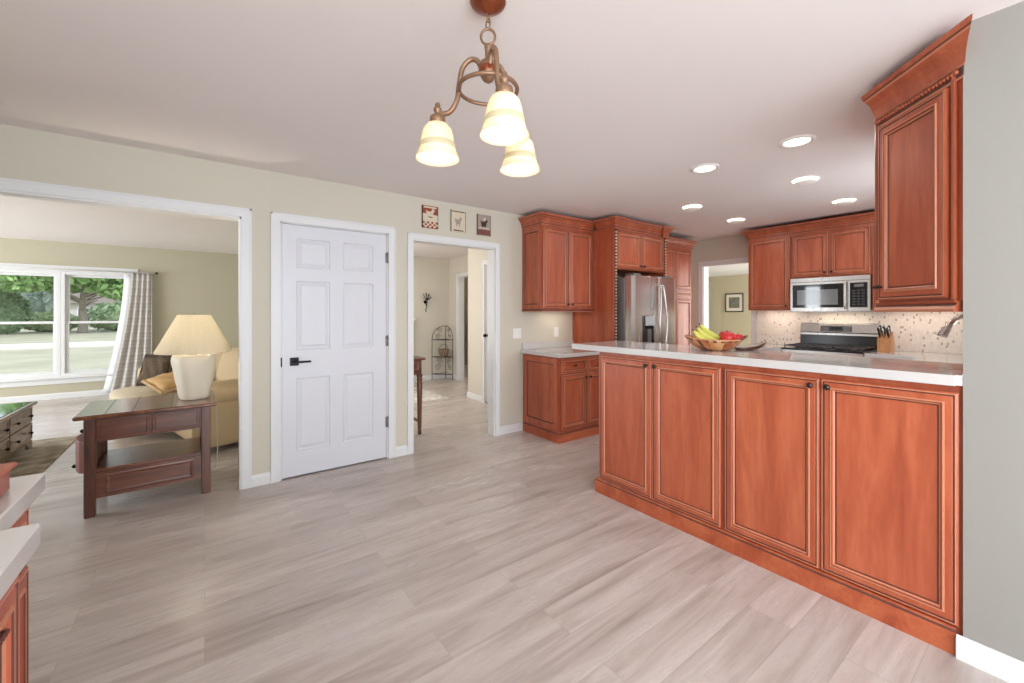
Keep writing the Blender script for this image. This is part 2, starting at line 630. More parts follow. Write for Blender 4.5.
# ================================================================ THE SETTING
struct('floor', MB().box(-6.5, 12, -3.2, 9.6, -0.12, 0), 'floor_planks')
struct('ceiling', MB().box(-6.2, KX + 0.14, -3.2, 9.6, H, H + 0.12), 'ceiling_paint')
struct('ceiling_far', MB().box(KX + 0.14, 10.2, 0.3, 6.5, 2.17, 2.29), 'trim_white')
# long wall with the wide opening, the closet door and the doorway
m = MB()
OPX = 0.222
for (a, b, c, d) in ((-1.12, OPX + 0.0, 2.055, H), (OPX, 0.470, 0, H), (0.470, 1.362, 2.062, H), (1.362, 1.588, 0, H), (1.588, 2.53, 2.034, H), (2.53, KX + 0.14, 0, H)):
    m.box(a, b, WY, WY + WT, c, d)
struct('wall_back', m, 'wall_paint')
struct('wall_left', MB().box(-1.12, -1.0, -3.0, -2.45, 0, H).box(-1.12, -1.0, -0.75, WY, 0, H).box(-1.12, -1.0, -2.45, -0.75, 0, 0.8).box(-1.12, -1.0, -2.45, -0.75, 2.1, H), 'wall_paint')
m = MB()                               # patio wall behind the camera with its glazed opening
m.box(-1.12, -0.8, -3.12, -3.0, 0, H).box(2.1, KX + 0.14, -3.12, -3.0, 0, H).box(-0.8, 2.1, -3.12, -3.0, 2.3, H)
m.box(-0.8, 2.1, -3.12, -3.0, 0, 0.16)
struct('wall_front', m, 'wall_paint_shaded')
struct('wall_right', MB().box(PX, PX + 0.12, -3.0, NW, 0, H), 'wall_paint_shaded')
m = MB()
m.box(PX + 0.12, 3.85, NW - 0.12, NW, 0, H).box(4.95, KX, NW - 0.12, NW, 0, H).box(3.85, 4.95, NW - 0.12, NW, 0, 1.12).box(3.85, 4.95, NW - 0.12, NW, 2.08, H)
struct('wall_sink', m, 'wall_paint')
m = MB()
DY0, DY1 = 2.69, 3.40
m.box(KX, KX + 0.14, NW - 0.12, DY0, 0, H).box(KX, KX + 0.14, DY1, WY + WT, 0, H).box(KX, KX + 0.14, DY0, DY1, 2.05, H)
struct('wall_range', m, 'wall_paint')
# living room shell
m = MB()
LY = 9.4
m.box(-6.2, -3.45, LY, LY + 0.15, 0, H).box(-0.99, 5.4, LY, LY + 0.15, 0, H).box(-3.45, -0.99, LY, LY + 0.15, 0, 0.34).box(-3.45, -0.99, LY, LY + 0.15, 1.98, H)
struct('wall_living_back', m, 'wall_living')
struct('wall_living_right', MB().box(0.88, 1.0, WY + WT, LY, 0, H), 'wall_living')
m = MB()
m.box(-6.2, -6.05, WY + WT, 4.8, 0, H).box(-6.2, -6.05, 8.4, LY, 0, H).box(-6.2, -6.05, 4.8, 8.4, 0, 0.3).box(-6.2, -6.05, 4.8, 8.4, 2.3, H)
struct('wall_living_left', m, 'wall_living')
struct('wall_living_front', MB().box(-6.2, -1.12, WY, WY + WT, 0, H), 'wall_living')
# hall behind the doorway
struct('wall_hall_back', MB().box(1.0, 4.1, 7.7, 7.82, 0, H), 'wall_hall')
m = MB()
m.box(4.05, 4.17, 7.28, 7.7, 0, H).box(4.05, 4.17, 5.6, 6.4, 0, H).box(4.05, 4.17, 6.4, 7.28, 2.05, H)
struct('wall_hall_right', m, 'wall_hall')
m = MB()
m.box(3.35, 3.47, 5.22, 5.72, 0, H).box(3.35, 3.47, WY + WT, 4.42, 0, H).box(3.35, 3.47, 4.42, 5.22, 2.05, H).box(3.47, 4.17, 5.60, 5.72, 0, H)
struct('wall_closet', m, 'wall_hall')
struct('wall_hall_far', MB().box(5.3, 5.4, 5.6, LY, 0, H), 'wall_living')
# far room past the kitchen doorway
m = MB()
FX = 9.5
fw0, fw1 = 5.17, 5.65
m.box(FX, FX + 0.12, 0.3, fw0, 0, 2.17).box(FX, FX + 0.12, fw1, 6.5, 0, 2.17).box(FX, FX + 0.12, fw0, fw1, 0, 0.6).box(FX, FX + 0.12, fw0, fw1, 2.02, 2.17)
struct('wall_far_room', m, 'wall_olive')
struct('wall_far_side', MB().box(KX + 0.14, FX, 6.3, 6.42, 0, 2.17), 'wall_olive')
m = MB().box(KX + 0.14, 7.3, 1.2, 1.3, 0, 2.17).box(9.1, FX, 1.2, 1.3, 0, 2.17).box(7.3, 9.1, 1.2, 1.3, 0, 0.4).box(7.3, 9.1, 1.2, 1.3, 2.0, 2.17)
struct('wall_far_front', m, 'wall_olive')

# baseboards
BBP = [(0, 0), (0.016, 0), (0.016, 0.068), (0.010, 0.080), (0.006, 0.087), (0, 0.088)]
def baseboard(name, paths):
    m = MB()
    for p in paths: m.sweep(p, [(a, b) for a, b in BBP])
    struct(name, m, 'trim_white')
# wall_back faces -y: travelling +x puts the right-hand side at -y
BB2 = [(a, b * 0.75) for a, b in BBP]
baseboard('baseboard_back', [[(0.289, WY), (0.413, WY)], [(1.419, WY), (1.533, WY)], [(2.585, WY), (2.910, WY)]])
struct('baseboard_right', MB().sweep([(PX, NW + 0.017), (PX, -3.0)], BBP), 'trim_white')
baseboard('baseboard_left', [[(-1.0, -3.0), (-1.0, WY)]])
baseboard('baseboard_living', [[(-6.0, LY), (0.88, LY), (0.88, WY + WT)]])
baseboard('baseboard_hall', [[(1.0, 7.7), (4.05, 7.7), (4.05, 7.34)], [(3.47, 5.72), (3.35, 5.72), (3.35, 5.28)], [(5.3, 7.7), (5.3, 5.8)]])

# casings : flat boards with a backband, as trim
def casing(name, a, b, top, y, w=0.06, bottom=0.0, legs=(True, True), th=0.016, depth=0.12, jamb=True):
    # opening a..b in a wall whose face is at y (facing -y)
    m = MB()
    def board(x0, x1, z0, z1):
        m.box(x0, x1, y - th, y, z0, z1)
    if legs[0]:
        board(a - w, a, bottom, top + w)
        m.box(a - w, a - w + 0.012, y - th - 0.006, y - th, bottom, top + w)
        if jamb: m.box(a, a + 0.012, y, y + depth, bottom, top)
    if legs[1]:
        board(b, b + w, bottom, top + w)
        m.box(b + w - 0.012, b + w, y - th - 0.006, y - th, bottom, top + w)
        if jamb: m.box(b - 0.012, b, y, y + depth, bottom, top)
    board(a, b, top, top + w)
    m.box(a - (w if legs[0] else 0), b + (w if legs[1] else 0), y - th - 0.006, y - th, top + w - 0.012, top + w)
    if jamb: m.box(a, b, y, y + depth, top - 0.012, top)
    return struct(name, m, 'trim_white')
casing('trim_1', -0.985, OPX, 2.055, WY, w=0.066, legs=(False, True))
casing('trim_2', 0.478, 1.354, 2.055, WY, w=0.064, jamb=False)
casing('trim_3', 1.588, 2.53, 2.034, WY, w=0.054)

def casing_x(name, y0, y1, top, x, w=0.06, th=0.016, depth=0.12):
    # same on a wall facing -x
    m = MB()
    m.box(x - th, x, y0 - w, y0, 0, top + w).box(x - th, x, y1, y1 + w, 0, top + w).box(x - th, x, y0, y1, top, top + w)
    m.box(x, x + depth, y0, y0 + 0.012, 0, top).box(x, x + depth, y1 - 0.012, y1, 0, top).box(x, x + depth, y0, y1, top - 0.012, top)
    for (a, b) in ((y0 - w, y0 - w + 0.012), (y1 + w - 0.012, y1 + w)):
        m.box(x - th - 0.006, x - th, a, b, 0, top + w)
    m.box(x - th - 0.006, x - th, y0 - w, y1 + w, top + w - 0.012, top + w)
    return struct(name, m, 'trim_white')
casing_x('trim_4', DY0, DY1, 2.05, KX, depth=0.14)
casing_x('trim_5', 6.4, 7.28, 2.05, 4.05)
casing_x('trim_6', 4.42, 5.22, 2.05, 3.35)

# closet door, six raised panels, lever handle and hinges
def six_panel(root, w, h, x0, z0, y):
    # slab of stiles and rails with recessed panels on the -y side
    m = MB()
    xs = [0, 0.107, 0.371, 0.468, w - 0.118, w]
    xs = [0, 0.106, 0.362, 0.467, 0.725, w]
    zs = [0, 0.20, 0.79, 1.02, 1.58, 1.685, 1.925, h]
    for i in range(5):
        for j in range(7):
            X0, X1, Z0, Z1 = x0 + xs[i], x0 + xs[i + 1], z0 + zs[j], z0 + zs[j + 1]
            if i in (1, 3) and j in (1, 3, 5):
                m.panel(X0, X1, Z0, Z1, [(0, 0.0, 0), (0.007, -0.010, 0), (0.016, -0.011, 0), (0.040, -0.002, 0)], y=y, back=False)
            else:
                v = [m.bm.verts.new(p) for p in ((X0, y, Z0), (X1, y, Z0), (X1, y, Z1), (X0, y, Z1))]
                m.face(v)
    m.box(x0, x0 + w, y + 0.001 + 0.013, y + 0.036, z0, z0 + h)
    m.box(x0, x0 + 0.002, y, y + 0.036, z0, z0 + h).box(x0 + w - 0.002, x0 + w, y, y + 0.036, z0, z0 + h)
    m.box(x0, x0 + w, y, y + 0.036, z0 + h - 0.002, z0 + h).box(x0, x0 + w, y, y + 0.036, z0, z0 + 0.002)
    return m.build('door_slab', 'door_white', root, recalc=False)
d = thing('door_1', 'white six panel closet door between the wide opening and the doorway', 'door', (0.492, WY, 0))
d['kind'] = 'structure'
sl = six_panel(d, 0.848, 2.035, 0, 0.010, 0.004)
m = MB().box(0.058, 0.122, -0.006, 0.004, 0.905, 0.97, bev=0.002)
m.tube([(0.09, -0.005, 0.937), (0.09, -0.05, 0.937)], 0.010)
m.box(0.08, 0.205, -0.058, -0.042, 0.929, 0.945, bev=0.003)
m.build('door_handle', 'black_metal', d, label='matte black lever handle on square plate')
m = MB().box(-0.007, 0.003, 0.0, 0.003, 0.90, 0.975)
m.build('latch_plate', 'black_metal', d)
for z in (0.334, 1.074, 1.832):
    m = MB().tube([(0.852, -0.006, z - 0.045), (0.852, -0.006, z + 0.045)], 0.007)
    m.box(0.836, 0.860, -0.002, 0.003, z - 0.045, z + 0.045)
    m.ball((0.852, -0.006, z + 0.048), 0.006)
    m.build('hinge', 'hinge', d)
m = MB().box(-0.016, 0.0, 0.002, 0.10, 0, 2.06).box(0.849, 0.864, 0.002, 0.10, 0, 2.06).box(-0.016, 0.864, 0.002, 0.10, 2.047, 2.062)
m.box(-0.016, 0.864, 0.09, 0.11, 0.0, 2.06)
m.build('door_jamb', 'trim_white', d)

# hall closet door, seen edge-on through the doorway
d2 = thing('door_2', 'white panelled door at the right of the hall, dark round knob', 'door', (3.35, 5.21, 0), -90)
d2['kind'] = 'structure'
six_panel(d2, 0.78, 2.03, 0.005, 0.010, 0.012)
m = MB().lathe([(0.002, -0.075), (0.02, -0.072), (0.028, -0.055), (0.024, -0.042), (0.010, -0.036), (0.010, -0.01), (0.028, -0.006), (0.028, 0.012)], (0.065, 0, 1.0), seg=16, axis='y', closed=True)
m.build('door_knob', 'black_metal', d2)

# ---------------------------------------------------------------- living room window
def window(name, units, z0, z1, y, frame_d=0.12, label=None):
    # units: list of (x0, x1) double-hung units in a wall facing -y
    X0, X1 = units[0][0], units[-1][1]
    w = thing(name, label, 'window')
    w['kind'] = 'structure'
    m = MB()
    m.box(X0 - 0.09, X1 + 0.09, y - 0.02, y, z1, z1 + 0.09, bev=0.004)
    m.box(X0 - 0.09, X0, y - 0.02, y, z0 - 0.02, z1).box(X1, X1 + 0.09, y - 0.02, y, z0 - 0.02, z1)
    m.box(X0 - 0.12, X1 + 0.12, y - 0.06, y + 0.02, z0 - 0.03, z0, bev=0.005)
    m.box(X0 - 0.09, X1 + 0.09, y - 0.02, y, z0 - 0.11, z0 - 0.03)
    m.build('window_frame', 'trim_white', w)
    for (a, b) in units:
        m = MB()
        yy = y + 0.03
        zm = (z0 + z1) / 2 + 0.02
        jw = 0.045
        a, b = a + 0.001, b - 0.001
        m.box(a, a + jw, y, y + frame_d, z0, z1).box(b - jw, b, y, y + frame_d, z0, z1)
        m.box(a + jw, b - jw, y, y + frame_d, z0, z0 + 0.045).box(a + jw, b - jw, y, y + frame_d, z1 - 0.045, z1)
        # lower sash nearer the room, upper sash behind
        for (za, zb, ys) in ((z0 + 0.045, zm + 0.02, y + 0.03), (zm - 0.02, z1 - 0.045, y + 0.07)):
            m.box(a + jw, a + jw + 0.04, ys, ys + 0.035, za, zb).box(b - jw - 0.04, b - jw, ys, ys + 0.035, za, zb)
            m.box(a + jw + 0.04, b - jw - 0.04, ys, ys + 0.035, za, za + 0.04).box(a + jw + 0.04, b - jw - 0.04, ys, ys + 0.035, zb - 0.035, zb)
        s_ = m.build('sash', 'trim_white', w)
        m = MB().box(a + jw + 0.04, b - jw - 0.04, y + 0.045, y + 0.049, z0 + 0.08, zm)
        m.box(a + jw + 0.04, b - jw - 0.04, y + 0.085, y + 0.089, zm, z1 - 0.08)
        m.build('pane', 'window_glass', s_)
    return w
window('window_1', [(-3.45, -2.63), (-2.63, -1.81), (-1.81, -0.99)], 0.34, 1.98, LY, label='white double-hung windows of the living room looking on the lawn')

# ================================================================ CABINET KIT
# material slots of a cabinet mesh
CM = ['cherry', 'glaze', 'bead_highlight', 'cherry_h']
def door_loops(f=0.038):
    f = min(f, 0.038)
    return [(0, 0, 0), (0, 0.016, 0), (0.006, 0.020, 0), (0.010, 0.0205, 2), (0.0120, 0.0175, 1), (0.0155, 0.0175, 1), (0.018, 0.020, 0),
            (f, 0.020, 0), (f + 0.002, 0.024, 2), (f + 0.007, 0.024, 2), (f + 0.009, 0.021, 1), (f + 0.012, 0.016, 0), (f + 0.017, 0.012, 2), (f + 0.019, 0.009, 1), (f + 0.022, 0.009, 1), (f + 0.024, 0.011, 0)]
def drawer_loops():
    return [(0, 0, 3), (0, 0.016, 3), (0.004, 0.020, 3), (0.010, 0.020, 2), (0.0115, 0.0175, 1), (0.014, 0.0175, 1), (0.016, 0.020, 3),
            (0.030, 0.020, 3), (0.032, 0.023, 2), (0.037, 0.023, 2), (0.040, 0.017, 1), (0.043, 0.011, 3), (0.046, 0.011, 1), (0.048, 0.013, 3)]
def knob(parent, x, z, y=-0.020, r=0.014, kind='round'):
    m = MB()
    if kind == 'round':
        m.lathe([(0.006, 0.0), (0.005, -0.012), (r * 0.8, -0.016), (r, -0.022), (r * 0.85, -0.029), (r * 0.4, -0.032), (0.0005, -0.0325)], (x, y, z), seg=14, axis='y')
    else:
        m.tube([(x, y, z), (x, y - 0.022, z)], 0.005)
        m.box(x - 0.018, x + 0.018, y - 0.031, y - 0.02, z - 0.009, z + 0.009, bev=0.004)
    m.build('knob', 'pewter', parent)
def cdoor(root, x0, x1, z0, z1, side=None, kz=None, y=0, f=0.058, kind='round', name='door'):
    g = 0.002
    d = MB().panel(x0 + g, x1 - g, z0 + g, z1 - g, door_loops(f), y).build(name, CM, root)
    if side:
        knob(d, (x0 + 0.034) if side == 'l' else (x1 - 0.034), kz, y - 0.020, kind=kind)
    return d
def cdrawer(root, x0, x1, z0, z1, y=0, kn=True):
    g = 0.002
    d = MB().panel(x0 + g, x1 - g, z0 + g, z1 - g, drawer_loops(), y).build('drawer', CM, root)
    if kn: knob(d, (x0 + x1) / 2, (z0 + z1) / 2, y - 0.018)
    return d
CROWN = [(0.0, -0.125, 0), (0.007, -0.125, 0), (0.007, -0.112, 0), (0.012, -0.108, 2), (0.013, -0.100, 1), (0.016, -0.096, 0), (0.016, -0.082, 0), (0.021, -0.079, 2), (0.022, -0.074, 1), (0.025, -0.064, 0),
         (0.034, -0.046, 0), (0.046, -0.033, 0), (0.050, -0.030, 2), (0.052, -0.024, 1), (0.056, -0.022, 0), (0.064, -0.016, 0), (0.067, -0.012, 2), (0.067, 0.0, 0), (0, 0, 0)]
CROWN_TALL = [(0.0, -0.165, 0), (0.006, -0.165, 0), (0.010, -0.156, 2), (0.010, -0.150, 1), (0.010, -0.120, 1), (0.019, -0.116, 2), (0.021, -0.104, 0), (0.027, -0.080, 0),
         (0.042, -0.052, 0), (0.062, -0.032, 0), (0.070, -0.026, 2), (0.072, -0.020, 1), (0.078, -0.016, 0), (0.080, 0.0, 0), (0, 0, 0)]
def crown(root, path, top, s=1.0, rope=False, name='crown_moulding', sz=1.0):
    m = MB().sweep(path, [(a * s, top + b * s * sz, c) for a, b, c in (CROWN_TALL if rope else CROWN)])
    o = m.build(name, CM, root, recalc=True)
    if rope:
        m = MB()
        for i in range(len(path) - 1):
            a, b = Vector(path[i]), Vector(path[i + 1])
            d = (b - a)
            L = d.length
            d.normalize()
            nn = Vector((d.y, -d.x))
            k = int((L - 0.03) / 0.017)
            for j in range(k + 1):
                p = a + d * ((L - 0.03) * j / k) + nn * 0.014 * s
                m.ball((p.x, p.y, top - 0.135 * s * sz), 0.0085, sub=1, scale=(1, 1, 1.3))
        m.build('rope_bead', 'cherry', root)
    return o

# ---------------------------------------------------------------- peninsula: two cabinets of two doors, a bar top
pen_y = [2.114, 1.653, 1.189, 0.725, 0.264]
def pen_cab(y0, y1, label):
    # local x runs to the viewer's right (world -y)
    t = thing('peninsula_cabinet', label, 'cabinet', (PX + 0.022, y0, 0), -90, 'peninsula cabinets')
    del t['group']
    L = y0 - y1
    MB().box(0.001, L - 0.001, 0, 0.54, 0.0, 1.047).build('body', CM, t)
    cdoor(t, 0.008, L / 2, 0.11, 1.022, 'r', 0.985)
    cdoor(t, L / 2, L - 0.008, 0.11, 1.022, 'l', 0.985)
    return t
pen_cab(2.114, 1.189, 'cherry two door cabinet at the free left end of the peninsula')
pen_cab(1.189, 0.264, 'cherry two door cabinet of the peninsula beside the wall end')
m = MB()
kp = [(0, 0, 3), (0.022, 0.0, 3), (0.022, 0.088, 3), (0.016, 0.096, 1), (0.012, 0.104, 3), (0, 0.106, 3)]
m.sweep([(2.90, 2.116), (PX + 0.021, 2.116), (PX + 0.021, 0.265)][::1], [(-a, b, c) for a, b, c in kp])
# travel direction puts "right" outside: build explicitly instead
m.bm.clear()
m.sweep([(2.90, 2.116), (PX + 0.021, 2.116), (PX + 0.021, 0.281)], [(a, b, c) for a, b, c in kp])
k = m.build('peninsula_plinth', CM, None, cat='plinth', label='long cherry base board running along the foot of the peninsula cabinets')
m = MB()
bz0, bz1 = 1.048, 1.09
pts = [(2.306, 0.277), (2.902, 0.277), (2.902, 2.386), (2.340, 2.386), (2.328, 2.374)]
pts = [(2.318, 0.2775), (PX - 0.001, 0.2775), (PX - 0.001, 0.2628), (2.902, 0.2628), (2.902, 2.368), (2.330, 2.368), (2.318, 2.356)]
m.prism(pts, 'z', bz0, bz1)
m.build('bar_top', 'stone', None, bevel=0.004, cat='countertop', label='long white stone bar top lying on the peninsula cabinets')

# ---------------------------------------------------------------- base cabinet, wall cabinet on the long wall
t = thing('base_cabinet', 'cherry base cabinet with drawers standing against the wall beside the doorway', 'cabinet', (2.911, 3.14, 0))
BW = 0.785
MB().box(0, BW, 0.0, 0.60, 0.10, 0.872).box(0.0, BW, 0.0, 0.60, 0.0, 0.1).build('body', CM, t)
m = MB().sweep([(-0.0, 0.585), (-0.0, 0.0), (BW, 0.0)][::1], [(0, 0, 3), (0.016, 0, 3), (0.016, 0.085, 3), (0.008, 0.097, 1), (0, 0.10, 3)])
m.build('plinth', CM, t)
# end panel on the left side
e = MB().panel(0.015, 0.575, 0.12, 0.86, [(0, 0, 0), (0, 0.010, 0), (0.055, 0.010, 0), (0.057, 0.013, 2), (0.063, 0.013, 1), (0.068, 0.004, 1), (0.072, 0.004, 0)]).build('end_panel', CM, t)
e.location = (0, 0.59, 0)
e.rotation_euler = (0, 0, R(-90))
for i in range(2):
    a = 0.015 + i * (BW - 0.03) / 2
    b = a + (BW - 0.03) / 2
    cdrawer(t, a, b, 0.70, 0.865)
    cdoor(t, a, b, 0.12, 0.695, 'r' if i == 0 else 'l', 0.65, f=0.05)
m = MB().prism([(2.88, 3.098), (3.702, 3.098), (3.702, WY - 0.001), (2.88, WY - 0.001)], 'z', 0.874, 0.914)
ct = m.build('wall_counter', 'stone', None, bevel=0.004, cat='countertop', label='short white stone counter on the base cabinet by the doorway')
MB().box(2.90, 3.698, WY - 0.02, WY - 0.001, 0.9145, 0.99, bev=0.003).build('backsplash', 'stone', ct)

def wall_cab(label, loc, rz, w, z0, z1, depth, doors, endpanel=None, crn=None, kz=None, kinds=None, f=0.055):
    t = thing('wall_cabinet', label, 'cabinet', loc, rz)
    MB().box(0, w, 0, depth, z0, z1).build('body', CM, t)
    n = len(doors)
    x = 0.008
    wd = (w - 0.016) / n
    for i, s_ in enumerate(doors):
        cdoor(t, x + i * wd, x + (i + 1) * wd, z0 + 0.012, z1 - 0.035, s_, (kz or z0 + 0.055), f=f)
    return t
UY = 3.415
UT = 2.30
t = wall_cab('cherry two door wall cabinet hanging above the short counter', (2.911, UY, 0), 0, 0.788, 1.37, UT, 0.334, ['r', 'l'])
e = MB().panel(0.0, 0.325, 1.375, UT - 0.03, [(0, 0, 0), (0, 0.008, 0), (0.045, 0.008, 0), (0.047, 0.011, 2), (0.052, 0.011, 1), (0.058, 0.003, 1), (0.062, 0.003, 0)]).build('end_panel', CM, t)
e.location = (0, 0.33, 0)
e.rotation_euler = (0, 0, R(-90))
crown(t, [(-0.0, 0.333), (0.0, 0.0), (0.787, 0.0)], 2.40)
MB().sweep([(0, 0.333), (0, 0), (0.787, 0)], [(0, 1.345, 0), (0.012, 1.345, 0), (0.014, 1.352, 2), (0.010, 1.370, 1), (0, 1.3705, 0)]).build('light_rail', CM, t)
area('under_cabinet_light', (3.35, 3.58, 1.335), (0, 0.25, -1), 0.4, 0.04, 0.4, (1, 0.86, 0.68))

# ---------------------------------------------------------------- refrigerator surround and refrigerator
FY = 3.11
t = thing('refrigerator_surround', 'tall cherry surround with roped pilasters framing the steel refrigerator', 'cabinet', (3.70, FY, 0))
SW = 1.0
CT = 2.30
MB().box(0.001, 0.03, 0.0, 0.638, 0, CT).build('side_panel', CM, t)
MB().box(SW - 0.03, SW, 0.0, 0.638, 0, CT).build('side_panel', CM, t)
m = MB().box(0.031, SW - 0.031, 0.003, 0.638, 1.832, CT)
m.build('body', CM, t)
for (a, b) in ((0.0, 0.05), (SW - 0.05, SW)):
    pm = MB().box(a, b, -0.022, -0.001, 0.0, CT, bev=0.003).build('pilaster', CM, t)
    m = MB()
    mx_ = (a + b) / 2
    z = 0.12
    while z < 2.27:
        m.ball((mx_, -0.028, z), 0.0125, sub=1, scale=(1.1, 0.9, 1.1))
        z += 0.036
    m.build('rope_bead', 'rope_highlight', pm)
    MB().box(mx_ - 0.020, mx_ + 0.020, -0.0245, -0.0221, 0.1, 2.28).build('rope_groove', 'groove_dark', pm)
for i in range(2):
    a = 0.052 + i * (SW - 0.104) / 2
    cdoor(t, a, a + (SW - 0.104) / 2, 1.842, CT - 0.03, 'r' if i == 0 else 'l', 1.885, f=0.05)
crown(t, [(0.0, 0.236), (0.0, -0.03), (0.09, -0.03), (0.09, -0.004), (SW - 0.09, -0.004), (SW - 0.09, -0.03), (SW, -0.03), (SW, 0.25)], 2.402)

t = thing('refrigerator', 'stainless steel french door refrigerator with water dispenser inside the cherry surround', 'refrigerator', (3.765, 2.90, 0))
RW = 0.85
RH = 1.745
MB().box(0.0, RW, 0.10, 0.80, 0.03, RH - 0.02, bev=0.006).build('cabinet', 'fridge_side', t)
def curved_door(x0, x1, z0, z1, name, bow=0.028):
    # door slab with a gently bowed front
    m = MB()
    n = 8
    def yb(x):
        u = (x / RW) * 2 - 1
        return -bow * (1 - u * u) * 0.6
    F = []
    for i in range(n + 1):
        x = x0 + (x1 - x0) * i / n
        yy = yb(x)
        if i in (0, n): yy += 0.006
        F.append((x, yy))
    pts = F + [(x1, 0.09), (x0, 0.09)]
    m.prism(pts, 'z', z0, z1)
    for f in m.bm.faces: f.smooth = False
    return m.build(name, 'steel', t, bevel=0.003)
dl = curved_door(0.0, 0.482 - 0.003, 0.72, RH, 'door')
dr = curved_door(0.482 + 0.003, RW, 0.72, RH, 'door')
fz = curved_door(0.0, RW, 0.06, 0.712, 'freezer_drawer')
m = MB().tube(smooth_pts([(0.08, -0.03, 0.63), (0.10, -0.07, 0.635), (0.42, -0.085, 0.64), (0.75, -0.07, 0.635), (0.77, -0.03, 0.63)]), 0.012)
m.build('handle', 'steel', fz)
for (dd, s_) in ((dl, -1), (dr, 1)):
    x = 0.482
    pts = smooth_pts([(x + s_ * 0.022, -0.01, 1.655), (x + s_ * 0.022, -0.055, 1.63), (x + s_ * 0.044, -0.07, 1.45), (x + s_ * 0.070, -0.075, 1.2), (x + s_ * 0.050, -0.07, 0.98), (x + s_ * 0.022, -0.055, 0.82), (x + s_ * 0.022, -0.01, 0.80)], 8)
    MB().tube(pts, 0.011).build('handle', 'steel', dd)
# dispenser in the left door
m = MB().box(0.182, 0.372, -0.024, -0.010, 0.93, 1.30, mi=0, bev=0.003)
m.build('dispenser', 'enamel_black', dl)
MB().box(0.205, 0.368, -0.036, -0.0245, 1.185, 1.298, bev=0.003).build('dispenser_display', 'display_grey', dl)
m = MB().box(0.235, 0.335, -0.045, -0.025, 1.155, 1.188, bev=0.004)
m.build('dispenser_spout', 'black_metal', dl)
MB().box(0.215, 0.345, -0.050, -0.025, 0.945, 0.96).box(0.25, 0.32, -0.027, -0.025, 0.97, 1.15).build('drip_tray', 'hinge', dl)
MB().box(0.06, 0.20, 0.02, 0.14, RH + 0.0005, RH + 0.028, bev=0.004).build('hinge_cover', 'fridge_side', t)
MB().box(0.65, 0.79, 0.02, 0.14, RH + 0.0005, RH + 0.028, bev=0.004).build('hinge_cover', 'fridge_side', t)
MB().box(0.02, RW - 0.02, 0.06, 0.4, 0.0, 0.03).build('foot_grille', 'enamel_black', t)

# ---------------------------------------------------------------- pantry
t = thing('pantry_cabinet', 'tall narrow cherry pantry at the right of the refrigerator surround', 'cabinet', (4.701, 3.36, 0))
PW = 1.03
MB().box(0.0, PW, 0.0, 0.388, 0.0, 2.26).build('body', CM, t)
for (a, b) in ((0.02, 0.335), (0.335, 0.62), (0.62, 1.01)):
    cdoor(t, a, b, 1.66, 2.23, f=0.05)
    cdoor(t, a, b, 0.12, 1.53, f=0.05)
    cdrawer(t, a, b, 1.54, 1.65, kn=False)
crown(t, [(0.08, 0.0), (PW, 0.0), (PW, 0.385)], 2.372)

# ---------------------------------------------------------------- range wall
CX_ = 5.75
KF = KX - CX_ - 0.002
t = wall_cab('cherry single door wall cabinet between the far doorway and the microwave', (CX_, 2.568, 0), -90, 0.495, 1.365, 2.30, KF, ['r'], f=0.055)
crown(t, [(0.0, KF), (0.0, 0.0), (0.4945, 0.0)], 2.40)
t = wall_cab('cherry wall cabinet with two small doors right above the microwave', (CX_, 2.072, 0), -90, 0.765, 1.745, 2.30, KF, ['r', 'l'], f=0.052)
crown(t, [(0.0, 0.0), (0.765, 0.0)], 2.40)
t = wall_cab('cherry wall cabinet right of the microwave, mostly hidden by the angled cabinet', (CX_, 1.306, 0), -90, 0.69, 1.365, 2.30, KF, ['r', 'l'], f=0.055)
crown(t, [(0.0, 0.0), (0.69, 0.0)], 2.40)

# sink wall: angled end cabinet and its straight neighbour
t = thing('angled_wall_cabinet', 'large cherry wall cabinet set at an angle at the wall end', 'cabinet', (2.680, 0.582, 0), -135)
AW = 0.449
az0, az1 = 1.38, 2.30
m = MB()
# body as a triangular wedge in local space, wall behind at y = x dependent
s45 = math.sqrt(0.5)
def loc_of(px, py):
    dx, dy = px - 2.680, py - 0.582
    return (dx * -s45 + dy * -s45, dx * s45 + dy * -s45)
tri = [loc_of(2.680, 0.582), loc_of(2.362, 0.2635), loc_of(2.679, 0.2635)]
m.prism(tri, 'z', az0, az1)
m.build('body', CM, t)
cdoor(t, 0.018, AW - 0.050, az0 + 0.010, 2.232, 'l', az0 + 0.075, f=0.052, kind='bar', y=-0.001)
MB().box(AW - 0.036, AW - 0.018, -0.014, -0.001, az0, az1, bev=0.003).build('stile', CM, t)
acr = crown(t, [(0.0, 0.0), (AW + 0.02, 0.0)], 2.402, s=1.0, rope=True)
for v in acr.data.vertices:
    if v.co.x > AW:      # scribe the end of the moulding to the wall corner
        o_ = -v.co.y
        kk = 0.1118 - 0.0106 * (o_ / 0.08)
        v.co.x = (0.582 - 2.680 * kk + s45 * o_ * (1 + kk)) / (s45 * (1 - kk))
MB().sweep([(0.0, 0.0), (AW - 0.01, 0.0)], [(-0.02, az0 - 0.045, 3), (0.020, az0 - 0.045, 3), (0.026, az0 - 0.034, 2), (0.018, az0 - 0.022, 2), (0.012, az0 - 0.012, 1), (0.022, az0 - 0.001, 3), (-0.02, az0 - 0.001, 3)]).build('light_rail', CM, t)
t = thing('wall_cabinet', 'straight cherry wall cabinet on the sink wall directly behind the angled cabinet', 'cabinet', (3.60, 0.582, 0), 180)
MB().box(0, 0.918, 0, 0.318, az0, 2.33).build('body', CM, t)
cdoor(t, 0.005, 0.46, az0 + 0.012, 2.30)
cdoor(t, 0.46, 0.914, az0 + 0.012, 2.30)

